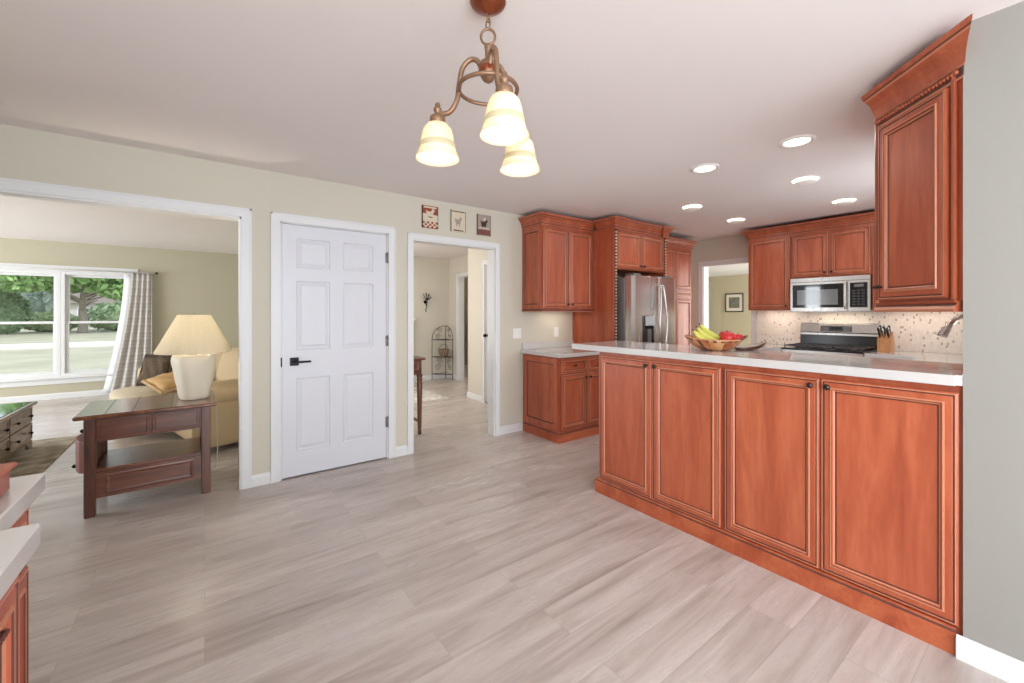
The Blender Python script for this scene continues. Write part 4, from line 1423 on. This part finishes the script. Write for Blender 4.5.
t_ = MB().tube(smooth_pts([(lx + 0.09, ly + 0.02, 0.68), (lx + 0.125, ly + 0.10, 0.675), (lx + 0.14, ly + 0.14, 0.55), (lx + 0.15, ly + 0.16, 0.3), (lx + 0.14, ly + 0.18, 0.06), (lx + 0.10, ly + 0.25, 0.008), (lx + 0.35, ly + 0.32, 0.008)], 6), 0.004, seg=6)
t_.build('lamp_cord', 'cord', None, cat='cord', label='thin pale lamp cord hanging down behind the side table')

# sofa
t = thing('sofa', 'tan upholstered sofa behind the side table with rolled arms', 'sofa', (-0.10, 4.80, 0), 15)
# local: front edge along x = 0, seat extends +x, length along +y
SL, SD = 2.15, 0.92
def cushion(x0, x1, y0, y1, z0, z1, bulge=0.03, n=8, mat='sofa_fabric', name='cushion', rot=None, parent=None, label=None):
    m = MB()
    cx, cy, cz = (x0 + x1) / 2, (y0 + y1) / 2, (z0 + z1) / 2
    hx, hy, hz = (x1 - x0) / 2, (y1 - y0) / 2, (z1 - z0) / 2
    g = bmesh.ops.create_cube(m.bm, size=2)
    bmesh.ops.subdivide_edges(m.bm, edges=m.bm.edges[:], cuts=n, use_grid_fill=True)
    for v in m.bm.verts:
        p = v.co.copy()
        # rounded box by a superquadric norm
        nn = (abs(p.x) ** 6 + abs(p.y) ** 6 + abs(p.z) ** 6) ** (1 / 6)
        q = p / nn
        bx_ = (1 - q.y ** 2) * (1 - q.z ** 2)
        by_ = (1 - q.x ** 2) * (1 - q.z ** 2)
        bz_ = (1 - q.x ** 2) * (1 - q.y ** 2)
        v.co = Vector((q.x * (hx + bulge * bx_), q.y * (hy + bulge * by_), q.z * (hz + bulge * bz_)))
    for f in m.bm.faces: f.smooth = True
    o = m.build(name, mat, parent, label=label)
    o.location = (cx, cy, cz)
    if rot: o.rotation_euler = rot
    return o
MB().box(0.03, SD, 0.05, SL - 0.05, 0.10, 0.32, bev=0.02, seg=2).box(-0.27, 0.029, SL / 2 + 0.02, SL - 0.22, 0.10, 0.318, bev=0.02, seg=2).build('base', 'sofa_fabric', t)
cushion(SD - 0.24, SD + 0.02, 0.05, SL - 0.05, 0.10, 0.84, 0.02, name='back', parent=t)
def arm(y0, y1):
    m = MB().box(0.0, SD, y0 + 0.02, y1 - 0.02, 0.06, 0.54, bev=0.02, seg=2)
    c = (y0 + y1) / 2
    r_ = 0.125
    ring = [(0.02, 0), (0.0, 0)]
    prof = [(0.0005, -0.012), (r_ * 0.8, -0.010), (r_, 0.012), (r_, SD - 0.03), (r_ * 0.8, SD), (0.0005, SD)]
    m.lathe(prof, (0, c, 0.55), seg=24, axis='x')
    return m.build('arm', 'sofa_fabric', t)
arm(-0.04, 0.20)
arm(SL - 0.20, SL + 0.04)
for i in range(2):
    a = 0.20 + i * (SL - 0.40) / 2
    b = a + (SL - 0.40) / 2
    cushion(-0.02 if i == 0 else -0.30, SD - 0.2, a + 0.004, b - 0.004, 0.32, 0.47, 0.03, mat='sofa_seat_fabric', name='seat_cushion', parent=t)
    cushion(SD - 0.42, SD - 0.18, a + 0.01, b - 0.01, 0.47, 0.90, 0.05, name='back_cushion', parent=t, rot=(0, R(14), 0))
for x in (0.06, SD - 0.08):
    for y in (0.06, SL - 0.08):
        MB().lathe([(0.028, 0.10), (0.024, 0.0), (0.0005, 0.0)], (x, y, 0), seg=12).build('leg', 'wood_dark_leg', t)

sm = bpy.data.objects['sofa']
rs = Matrix.Rotation(R(15), 4, 'Z')
def onsofa(x, y, z):
    p = rs @ Vector((x, y, z))
    return (p.x - 0.10, p.y + 4.80, z)
def pillow(name, label, loc, rot, s, mat, fringe=None):
    t = thing(name, label, 'pillow', loc)
    t.rotation_euler = rot
    m = MB()
    n = 16
    grid = {}
    for sd in (1, -1):
        for i in range(n + 1):
            for j in range(n + 1):
                u, v = -1 + 2 * i / n, -1 + 2 * j / n
                if sd == -1 and (i in (0, n) or j in (0, n)):
                    grid[sd, i, j] = grid[1, i, j]
                    continue
                k_ = (1 - u ** 4) * (1 - v ** 4)
                pin = 1 - 0.08 * (u * u * (1 - abs(v)) + v * v * (1 - abs(u)))
                z = sd * s * 0.32 * k_ ** 0.55 + 0.006 * math.sin(9 * u + 5 * v)
                grid[sd, i, j] = m.bm.verts.new((u * s * pin, v * s * pin, z))
    for sd in (1, -1):
        for i in range(n):
            for j in range(n):
                q = [grid[sd, i, j], grid[sd, i + 1, j], grid[sd, i + 1, j + 1], grid[sd, i, j + 1]]
                m.face(q if sd == 1 else q[::-1], 0, True)
    m.build('cover', mat, t)
    if fringe:
        m = MB()
        for k in range(4):
            a0 = [(-1, -1), (1, -1), (1, 1), (-1, 1)][k]
            a1 = [(1, -1), (1, 1), (-1, 1), (-1, -1)][k]
            for i in range(26):
                u = i / 25
                x = (a0[0] * (1 - u) + a1[0] * u) * s * 0.97
                y = (a0[1] * (1 - u) + a1[1] * u) * s * 0.97
                L = math.hypot(x, y)
                m.tube([(x, y, 0), (x * 1.07, y * 1.07, 0.006), (x * 1.14, y * 1.14, -0.012)], 0.008, seg=5)
        m.build('fringe', fringe, t)
    return t
pillow('throw_pillow', 'gold fringed throw pillow lying on the sofa seat beside the lamp', onsofa(0.12, 1.10, 0.585), (R(14), R(-10), R(25)), 0.19, 'pillow_gold', 'knit_trim')
pillow('throw_pillow', 'dark shaggy throw pillow standing on the sofa behind the gold one', onsofa(0.06, 1.62, 0.66), (R(72), R(0), R(-40)), 0.17, 'pillow_dark', 'pillow_dark')

# chest used as coffee table
t = thing('storage_chest', 'low dark wooden chest of drawers with glossy top on the brown rug', 'coffee table', (-1.36, 4.86, 0.012), 0)
# drawer fronts face +x ; local y from 0 to 1.27
CL, CW = 1.25, 0.62
MB().box(-CW, -0.012, 0.015, CL - 0.015, 0.07, 0.415).build('body', 'chest_wood', t)
MB().box(-CW - 0.03, 0.025, -0.02, CL + 0.02, 0.415, 0.445, bev=0.008).build('chest_top', 'table_top', t)
MB().box(-CW + 0.01, -0.01, 0.02, CL - 0.02, 0.4452, 0.449).build('top_glass', 'black_glass', t)
for z0, z1 in ((0.09, 0.245), (0.255, 0.405)):
    for (a, b) in ((0.03, CL / 2 - 0.01), (CL / 2 + 0.01, CL - 0.03)):
        d_ = MB().panel(0, b - a, z0, z1, [(0, 0, 0), (0, 0.010, 0), (0.004, 0.013, 0), (0.02, 0.013, 0), (0.026, 0.008, 0)]).build('drawer', 'chest_wood', t)
        d_.location = (-0.012, a, 0)
        d_.rotation_euler = (0, 0, R(90))
        for kx in (0.12, b - a - 0.12):
            m = MB().tube([(kx, -0.012, (z0 + z1) / 2), (kx, -0.03, (z0 + z1) / 2)], 0.005, seg=6)
            m.ball((kx, -0.034, (z0 + z1) / 2), 0.013, sub=2)
            m.build('knob', 'black_metal', d_)
m = MB()
m.prism([(0.0, 0.0), (0.0, 0.07), (0.20, 0.07), (0.14, 0.045), (0.10, 0.0)], 'x', -0.03, -0.008)
m.prism([(CL, 0.0), (CL, 0.07), (CL - 0.20, 0.07), (CL - 0.14, 0.045), (CL - 0.10, 0.0)], 'x', -0.03, -0.008)
m.box(-0.03, -0.008, 0.2, CL - 0.2, 0.05, 0.07)
m.build('bracket_foot', 'chest_wood', t)
for y in (0.015, CL - 0.055):
    MB().box(-CW, -CW + 0.04, y, y + 0.04, 0, 0.07).build('foot', 'chest_wood', t)

m = MB().box(-3.6, -1.085, 4.2, 6.42, 0.0005, 0.011, bev=0.003)
m.build('area_rug', 'rug_brown', None, cat='rug', label='brown mottled area rug under the low chest in the living room')

# curtain at the right end of the window
def curtain(name, label, base, width, z0, z1, mat, axis='x', flare=0.18, folds=7, amp=0.03):
    t = thing(name, label, 'curtain', base)
    m = MB()
    nu, nv = folds * 10, 24
    uvl = m.bm.loops.layers.uv.new('uv')
    V = {}
    for i in range(nu + 1):
        for j in range(nv + 1):
            u, v = i / nu, j / nv
            zz = z1 + (z0 - z1) * v
            xx = u * width - flare * (v ** 1.6) * (1 - u) * 1.0
            yy = -amp * (0.6 + 0.7 * v) * (1 + math.sin(2 * PI * folds * u + 0.6 * math.sin(3 * v)))
            p = (xx, yy, zz) if axis == 'x' else (yy, xx, zz)
            V[i, j] = m.bm.verts.new(p)
    for i in range(nu):
        for j in range(nv):
            f = m.face([V[i, j], V[i + 1, j], V[i + 1, j + 1], V[i, j + 1]], 0, True)
            for lp_, (a, b) in zip(f.loops, ((i, j), (i + 1, j), (i + 1, j + 1), (i, j + 1))):
                lp_[uvl].uv = (a / nu, b / nv)
    o = m.build('cloth', mat, t, recalc=False)
    s_ = o.modifiers.new('s', 'SOLIDIFY')
    s_.thickness = 0.004
    return t
c = curtain('curtain', 'grey plaid curtain gathered at the right end of the living room window', (-0.975, LY - 0.075, 0), 0.26, 0.02, 1.99, 'curtain_plaid', flare=0.26, folds=4)
lm = MB()
lv = []
for j in range(21):
    v = j / 20
    xx = -0.26 * v ** 1.6
    lv.append((lm.bm.verts.new((xx - 0.10, 0.03, 1.97 - 1.93 * v)), lm.bm.verts.new((xx + 0.05, 0.025, 1.97 - 1.93 * v))))
for j in range(20):
    lm.face([lv[j][0], lv[j][1], lv[j + 1][1], lv[j + 1][0]], 0, True)
lo = lm.build('lining', 'trim_white', c, label='white lining edge of the curtain', recalc=False)
lo.modifiers.new('s', 'SOLIDIFY').thickness = 0.004
r_ = thing('curtain_rod', 'thin white curtain rod over the living room window', 'curtain rod', (0, LY - 0.10, 2.005))
MB().tube([(-3.7, 0, 0), (-0.68, 0, 0)], 0.011, seg=10).build('rod', 'trim_white', r_)
MB().ball((-0.66, 0, 0), 0.022, sub=2).build('finial', 'pewter', r_)
for x in (-3.0, -0.70):
    MB().box(x - 0.008, x + 0.008, 0.0, 0.099, -0.008, 0.008).build('bracket', 'pewter', r_)

# ================================================================ HALL
# dark side table by the doorway
t = thing('console_table', 'dark red-brown wooden console table just inside the hall doorway', 'table', (1.16, 4.26, 0))
MB().box(-0.03, 0.79, -0.02, 0.33, 0.815, 0.84, bev=0.006).build('table_top', 'dark_oak', t)
MB().box(0.01, 0.75, 0.0, 0.31, 0.66, 0.814).build('body', 'dark_oak', t)
for i in range(2):
    d_ = MB().panel(0.03 + i * 0.35, 0.37 + i * 0.35, 0.70, 0.80, [(0, 0, 0), (0, 0.006, 0), (0.01, 0.009, 0), (0.02, 0.005, 0)]).build('drawer', 'dark_oak', t)
    MB().ball((0.20 + i * 0.35, -0.018, 0.75), 0.011, sub=2).build('knob', 'black_metal', d_)
for x in (0.025, 0.735):
    for y in (0.02, 0.29):
        m = MB().lathe([(0.0005, 0.0), (0.016, 0.0), (0.022, 0.02), (0.017, 0.05), (0.020, 0.08), (0.026, 0.45), (0.030, 0.56), (0.022, 0.585), (0.030, 0.60), (0.024, 0.62), (0.030, 0.64), (0.030, 0.6595)], (x, y, 0), seg=16, power=3)
        m.build('leg', 'dark_oak_v', t)
MB().box(0.05, 0.71, 0.14, 0.17, 0.13, 0.155).box(0.015, 0.035, 0.02, 0.29, 0.13, 0.155).box(0.725, 0.745, 0.02, 0.29, 0.13, 0.155).build('stretcher', 'dark_oak', t)

MB().box(1.2, 3.05, 5.80, 7.0, 0.0005, 0.010, bev=0.003).build('hall_rug', 'rug_pale', None, cat='rug', label='pale grey area rug on the hall floor past the doorway')

# wrought iron corner shelf
t = thing('corner_shelf', 'arched black wrought iron corner shelf standing in the hall corner', 'shelf', (3.84, 7.48, 0))
wr = 0.006
def arch_panel(ax):
    m = MB()
    w = 0.30
    def P(u, z):
        return (0.10 - u, 0.14, z) if ax == 'x' else (0.10, 0.14 - u, z)
    m.tube([P(0, 0), P(0, 1.07)], wr, seg=6)
    m.tube([P(w, 0), P(w, 0.82)], wr, seg=6)
    m.tube([P(w * (1 - math.cos(R(a)) if False else math.cos(R(a))), 0.82 + 0.25 * math.sin(R(a))) for a in range(0, 91, 10)], wr, seg=6)
    for (zc, r0) in ((0.30, 0.07), (0.92, 0.06)):
        for sgn in (1, -1):
            pts = []
            for k in range(30):
                a = k / 29 * PI * 3
                rr_ = r0 * (1 - k / 36)
                pts.append(P(w / 2 - sgn * (0.02 + 0.0) + sgn * rr_ * math.cos(a) * 0.9, zc + sgn * 0.06 + rr_ * math.sin(a)))
            m.tube(pts, 0.004, seg=5)
    for z_ in (0.12, 0.46, 0.80):
        m.tube([P(0, z_), P(w, z_)], 0.005, seg=6)
    return m
arch_panel('x').build('back_panel', 'black_metal', t)
arch_panel('y').build('back_panel', 'black_metal', t)
for z_ in (0.12, 0.46, 0.80):
    m = MB()
    pts = [(0.10 - 0.30 * math.sin(R(a)), 0.14 - 0.30 * math.cos(R(a)), z_) for a in range(0, 91, 9)]
    m.tube(pts, 0.005, seg=6)
    for k in range(1, 7):
        u = k / 7
        xx = 0.10 - 0.30 * u
        yy = 0.14 - 0.30 * math.sqrt(max(0, 1 - u * u))
        m.tube([(xx, 0.14, z_), (xx, yy, z_)], 0.003, seg=5)
    m.build('shelf_rack', 'black_metal', t)
t = thing('basket', 'small woven handled basket on the middle rack of the iron corner shelf', 'basket', (3.845, 7.52, 0.4665))
m = MB().lathe([(0.0005, 0), (0.06, 0), (0.075, 0.04), (0.088, 0.12), (0.090, 0.125), (0.084, 0.125), (0.070, 0.04), (0.055, 0.01), (0.0005, 0.01)], seg=24, power=3)
m.build('basket_body', 'basket', t)
MB().tube([(0.085 * math.cos(R(a)), 0, 0.12 + 0.09 * math.sin(R(a))) for a in range(0, 181, 12)], 0.005, seg=6).build('handle', 'basket', t)

# sconce
t.scale = (1.15, 1.15, 1.15)
t = thing('wall_sconce', 'dark metal candle sconce with leaf scroll on the hall back wall', 'sconce', (3.53, 7.699, 1.55))
m = MB().lathe([(0.0005, -0.02), (0.03, -0.018), (0.035, 0)], seg=16, axis='y')
m.build('wall_plate', 'black_metal', t)
m = MB().tube(smooth_pts([(0, -0.01, 0), (0, -0.06, -0.06), (0, -0.09, -0.02), (0, -0.10, 0.04)], 6), 0.006, seg=6)
m.tube(smooth_pts([(0, -0.01, -0.02), (0.02, -0.03, -0.10), (-0.01, -0.03, -0.16), (0.02, -0.02, -0.20)], 6), 0.007, seg=6)
m.build('scroll_arm', 'black_metal', t)
MB().lathe([(0.005, 0.04), (0.035, 0.045), (0.05, 0.07), (0.045, 0.07), (0.03, 0.05), (0.0005, 0.048)], (0, -0.10, 0), seg=16).build('candle_cup', 'black_metal', t)
m = MB()
for a in range(5):
    th = R(20 + a * 35)
    m.prism([(0, 0.02), (0.10 * math.cos(th) - 0.012, 0.06 + 0.11 * math.sin(th)), (0.12 * math.cos(th), 0.06 + 0.13 * math.sin(th)), (0.10 * math.cos(th) + 0.012, 0.05 + 0.10 * math.sin(th))], 'y', -0.05, -0.046)
m.build('leaf_spray', 'pewter', t)

# white mantel at the left edge of the hall view
t = thing('mantel', 'white mantelpiece end at the far left of the hall back wall', 'mantelpiece', (2.45, 7.699, 0))
MB().box(0, 0.80, -0.20, 0, 1.19, 1.23, bev=0.006).build('mantel_shelf', 'trim_white', t)
MB().box(0.0, 0.14, -0.12, 0, 0, 1.189).box(0.62, 0.76, -0.12, 0, 0, 1.189).box(0.0, 0.76, -0.12, 0, 0.98, 1.189).build('surround', 'trim_white', t)
MB().box(0.14, 0.62, -0.03, 0, 0, 0.98).build('firebox_panel', 'enamel_black', t)

# hall ceiling lamp
t = thing('hall_ceiling_lamp', 'flush round glass lamp on the hall ceiling', 'ceiling light', (1.95, 5.6, H - 0.0005))
MB().lathe([(0.15, 0), (0.15, -0.02), (0.14, -0.024)], seg=28).build('rim', 'hinge', t)
MB().lathe([(0.14, -0.0245), (0.12, -0.06), (0.07, -0.085), (0.0005, -0.09)], seg=28).build('glass_dome', 'lamp_on', t)
l = bpy.data.lights.new('hall_lamp', 'POINT')
l.energy = 6
l.color = (1, 0.93, 0.82)
l.shadow_soft_size = 0.12
o = bpy.data.objects.new('hall_lamp', l)
o.location = (1.95, 5.6, H - 0.25)
COL.objects.link(o)

l = bpy.data.lights.new('corridor_fill', 'POINT')  # added point light brightening the space behind the hall opening
l.energy = 14
l.color = (1, 0.95, 0.88)
l.shadow_soft_size = 0.12
o = bpy.data.objects.new('corridor_fill', l)
o.location = (4.75, 7.4, 2.2)
COL.objects.link(o)
t = thing('corridor_added_fitting', 'added unseen flush round glass lamp on the corridor ceiling beyond the hall', 'ceiling light', (4.75, 7.4, H - 0.0005))  # unseen fitting added to go with the corridor fill
MB().lathe([(0.12, 0), (0.12, -0.02), (0.11, -0.024)], seg=24).build('rim', 'hinge', t)
MB().lathe([(0.11, -0.0245), (0.09, -0.05), (0.0005, -0.07)], seg=24).build('glass_dome', 'lamp_on', t)

# ================================================================ FAR ROOM past the kitchen
t = thing('framed_picture', 'small dark framed print on the olive wall seen through the far doorway', 'picture', (FX - 0.001, 4.54, 1.56), -90)
pw, ph = 0.195, 0.205
m = MB().panel(-pw, pw, -ph, ph, [(0, 0, 0), (0, 0.02, 0), (0.006, 0.025, 0), (0.018, 0.02, 0), (0.022, 0.012, 0)])
m.build('frame', 'frame_dark', t)
MB().box(-pw + 0.022, pw - 0.022, -0.0135, -0.0122, -ph + 0.022, ph - 0.022).build('mat_board', 'mat_board', t)
MB().box(-pw + 0.08, pw - 0.08, -0.0150, -0.0137, -ph + 0.085, ph - 0.085).build('print', 'print_grey', t)
w = thing('window_2', 'tall window with grey curtain in the far room', 'window')
w['kind'] = 'structure'
MB().box(FX - 0.02, FX, fw0 - 0.05, fw0, 0.55, 2.07).box(FX - 0.02, FX, fw1, fw1 + 0.05, 0.55, 2.07).box(FX - 0.02, FX, fw0, fw1, 2.02, 2.07).box(FX - 0.05, FX + 0.02, fw0 - 0.07, fw1 + 0.07, 0.56, 0.60).build('window_frame', 'trim_white', w)
MB().box(FX + 0.05, FX + 0.054, fw0, fw1, 0.6, 2.02).build('pane', 'window_glass', w)
curtain('curtain', 'pale grey curtain beside the bright window of the far room', (FX - 0.05, 5.06, 0), 0.13, 0.03, 2.05, 'curtain_grey', axis='y', flare=0.0, folds=3, amp=0.02)

# ================================================================ BUFFET at the camera's left
t = thing('buffet_near', 'cherry buffet cabinet with white stone top at the bottom left, nearer the camera', 'cabinet', (-0.298, -0.6, 0), 90)
t.name = 'buffet_cabinet'
# local x -> world +y ; front faces +x world
BL = 1.205 + 0.6
MB().box(0, BL, 0, 0.69, 0.10, 0.868).box(0, BL, 0.05, 0.69, 0, 0.10).build('body', ['buffet_wood'], t)
bm_ = ['buffet_wood', 'glaze', 'bead_highlight', 'cherry_h']
for i in range(4):
    a = 0.02 + i * (BL - 0.05) / 4
    b = a + (BL - 0.05) / 4
    d_ = MB().panel(a + 0.003, b - 0.003, 0.12, 0.845, door_loops(0.05)).build('door', bm_, t)
    knob(d_, a + 0.03 if i % 2 else b - 0.03, 0.62)
    m = MB()
    n_ = int((b - a - 0.13) / 0.011)
    for k in range(n_ + 1):
        xx = a + 0.068 + (b - a - 0.136) * k / n_
        m.ball((xx, -0.019, 0.775), 0.006, sub=1)
    m.build('rope_bead', 'glaze', d_)
MB().box(BL - 0.022, BL - 0.001, -0.012, -0.0005, 0.1, 0.868, bev=0.003).build('stile', ['buffet_wood'], t)
MB().box(-0.03, BL + 0.018, -0.036, 0.70, 0.8685, 0.915, bev=0.004).build('stone_top', 'stone', t, label='white stone top')
t = thing('buffet_cabinet', 'shallower cherry cabinet with white stone top beyond the near buffet', 'cabinet', (-0.374, 1.225, 0), 90)
MB().box(0, 0.355, 0, 0.61, 0.10, 0.868).box(0, 0.355, 0.05, 0.61, 0, 0.10).build('body', ['buffet_wood'], t)
MB().panel(0.02, 0.335, 0.12, 0.70, door_loops(0.05)).build('door', bm_, t)
d_ = MB().panel(0.02, 0.335, 0.71, 0.85, drawer_loops()).build('drawer', bm_, t)
knob(d_, 0.14, 0.78)
MB().box(0.0, 0.372, -0.040, 0.615, 0.8685, 0.915, bev=0.004).build('stone_top', 'stone', t, label='white stone top')
t = thing('wooden_box', 'low red-brown wooden box on the far buffet top at the left edge', 'box', (-0.428, 1.328, 0.9155), 0)
MB().box(-0.2, 0.06, -0.1, 0.16, 0, 0.05, bev=0.004).build('box_body', 'buffet_wood', t)
MB().box(-0.21, 0.07, -0.11, 0.17, 0.0505, 0.062, bev=0.004).build('lid', 'buffet_wood', t)

# ================================================================ OUTSIDE
GZ = -0.40
struct('lawn', MB().box(-120, 60, LY + 0.2, 160, GZ - 0.2, GZ), 'grass')
bpy.data.objects['lawn'].name = 'ground_lawn'
struct('ground_sidewalk', MB().box(-120, 60, 30.0, 34.5, GZ, GZ + 0.03), 'concrete')

def foliage(m, c, rad, n, size, seed, mi=0, shell=0.35):
    rnd = random.Random(seed)
    c = Vector(c)
    for _ in range(n):
        while True:
            p = Vector((rnd.uniform(-1, 1), rnd.uniform(-1, 1), rnd.uniform(-1, 1)))
            if shell < p.length < 1: break
        q = c + Vector((p.x * rad[0], p.y * rad[1], p.z * rad[2]))
        a = Vector((rnd.uniform(-1, 1), rnd.uniform(-1, 1), rnd.uniform(-1, 1))).normalized()
        b = a.cross(Vector((rnd.uniform(-1, 1), rnd.uniform(-1, 1), rnd.uniform(-1, 1)))).normalized()
        s_ = size * rnd.uniform(0.6, 1.3)
        v = [m.bm.verts.new(q + a * s_), m.bm.verts.new(q + b * s_ * 0.6), m.bm.verts.new(q - a * s_), m.bm.verts.new(q - b * s_ * 0.6)]
        m.face(v, mi)
def tree(label, loc, h, tr, clumps, mat, seed):
    t = thing('tree', label, 'tree', loc)
    m = MB()
    m.tube(smooth_pts([(0, 0, -0.1), (0.05, 0, h * 0.2), (0, 0, h * 0.45), (0.1, 0, h * 0.8)], 4), [tr * (1.25 - 0.9 * i / 12) for i in range(13)], seg=10)
    rnd = random.Random(seed)
    for k in range(9):
        a = rnd.uniform(0, 2 * PI)
        z0 = h * rnd.uniform(0.3, 0.55)
        L = h * rnd.uniform(0.3, 0.5)
        m.tube(smooth_pts([(0, 0, z0), (L * 0.5 * math.cos(a), L * 0.5 * math.sin(a), z0 + L * 0.25), (L * math.cos(a), L * math.sin(a), z0 + L * 0.4)], 4), [tr * 0.4 * (1 - 0.09 * i) for i in range(9)], seg=6)
    m.build('trunk', 'bark', t)
    m = MB()
    for i, (c, r_, n, s_) in enumerate(clumps):
        foliage(m, c, r_, n, s_, seed + i)
    m.build('crown', mat, t, recalc=False)
tree('broad green tree on the lawn seen through the right window pane', (-8.5, 51, GZ), 6.0, 0.30,
     [((0, 0, 6.5), (5.2, 4.5, 3.0), 3400, 0.34), ((3.6, -1, 3.7), (2.6, 2, 1.0), 700, 0.28), ((-3.2, -1, 4.4), (2.6, 2, 1.0), 600, 0.28)], 'leaf_green', 11)
tree('green tree overhanging the left side of the living room view', (-19.5, 46, GZ), 6.5, 0.4,
     [((0, 0, 6.0), (5, 4, 2.6), 2800, 0.34), ((2.6, -1, 4.3), (2.4, 2, 1.0), 600, 0.28)], 'leaf_green', 31)
def bush(label, loc, r_, mat, n, seed, size=0.22):
    t = MB()
    t.ball((0, 0, r_[2] * 0.55), 1, sub=3, scale=(r_[0] * 0.82, r_[1] * 0.82, r_[2] * 0.55))
    foliage(t, (0, 0, r_[2] * 0.6), (r_[0], r_[1], r_[2] * 0.62), n, size, seed, shell=0.75)
    t.build('bush', mat, None, loc=loc, recalc=False, cat='bush', label=label)
bush('clipped green bush left of the window mullion, beyond the sidewalk', (-13.3, 52, GZ), (1.6, 1.3, 3.0), 'leaf_dark', 900, 3)
bush('blue-green shrub at the far left of the window view', (-21.5, 54, GZ), (2.6, 2.0, 2.6), 'leaf_blue', 1200, 4)
bush('blue-green shrub between the clipped bush and the far left shrub', (-16.4, 56, GZ), (2.3, 1.8, 3.4), 'leaf_blue', 1200, 5)
bush('low pale shrub beside the tree trunk', (-11.4, 56, GZ), (2.0, 1.4, 1.5), 'leaf_pale', 700, 6)
bush('low pale shrub right of the tree trunk', (-6.4, 56, GZ), (2.6, 1.4, 1.4), 'leaf_pale', 700, 7)
bush('dark green shrub behind the tree, by the distant house', (-7.2, 60, GZ), (2.6, 1.6, 2.4), 'leaf_dark', 800, 8)
bush('low pale flowering hedge in front of the blue-green shrubs', (-19.2, 50.4, GZ), (4.0, 0.9, 1.1), 'leaf_pale', 900, 9)
# distant tree belt
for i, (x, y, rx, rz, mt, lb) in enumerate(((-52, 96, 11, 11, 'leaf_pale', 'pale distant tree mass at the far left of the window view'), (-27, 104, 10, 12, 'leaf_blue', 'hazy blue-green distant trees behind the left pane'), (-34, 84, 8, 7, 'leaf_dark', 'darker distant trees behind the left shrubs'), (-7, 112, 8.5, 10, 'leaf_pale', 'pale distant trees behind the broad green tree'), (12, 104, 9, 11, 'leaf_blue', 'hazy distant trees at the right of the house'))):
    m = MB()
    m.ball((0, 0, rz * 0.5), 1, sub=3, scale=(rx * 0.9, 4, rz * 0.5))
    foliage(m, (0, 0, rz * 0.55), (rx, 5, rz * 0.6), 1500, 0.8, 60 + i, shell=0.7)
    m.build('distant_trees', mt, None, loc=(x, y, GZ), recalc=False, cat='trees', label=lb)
t = thing('house', 'pale sided house far across the lawn behind the tree', 'house', (-14, 74, GZ))
MB().box(0, 13, 0, 8, 0, 3.0).build('wall', 'siding', t)
MB().prism([(-0.5, 2.95), (4, 5.4), (8.5, 2.95)], 'x', -0.5, 13.5).build('roof', 'shingle', t)
for x in (1.2, 3.8, 6.4, 9.6):
    f_ = MB().box(x, x + 1.5, -0.06, -0.001, 0.9, 2.4).build('window', 'trim_white', t)
    MB().box(x + 0.1, x + 1.4, -0.075, -0.061, 1.0, 2.3).build('pane', 'house_glass', f_)
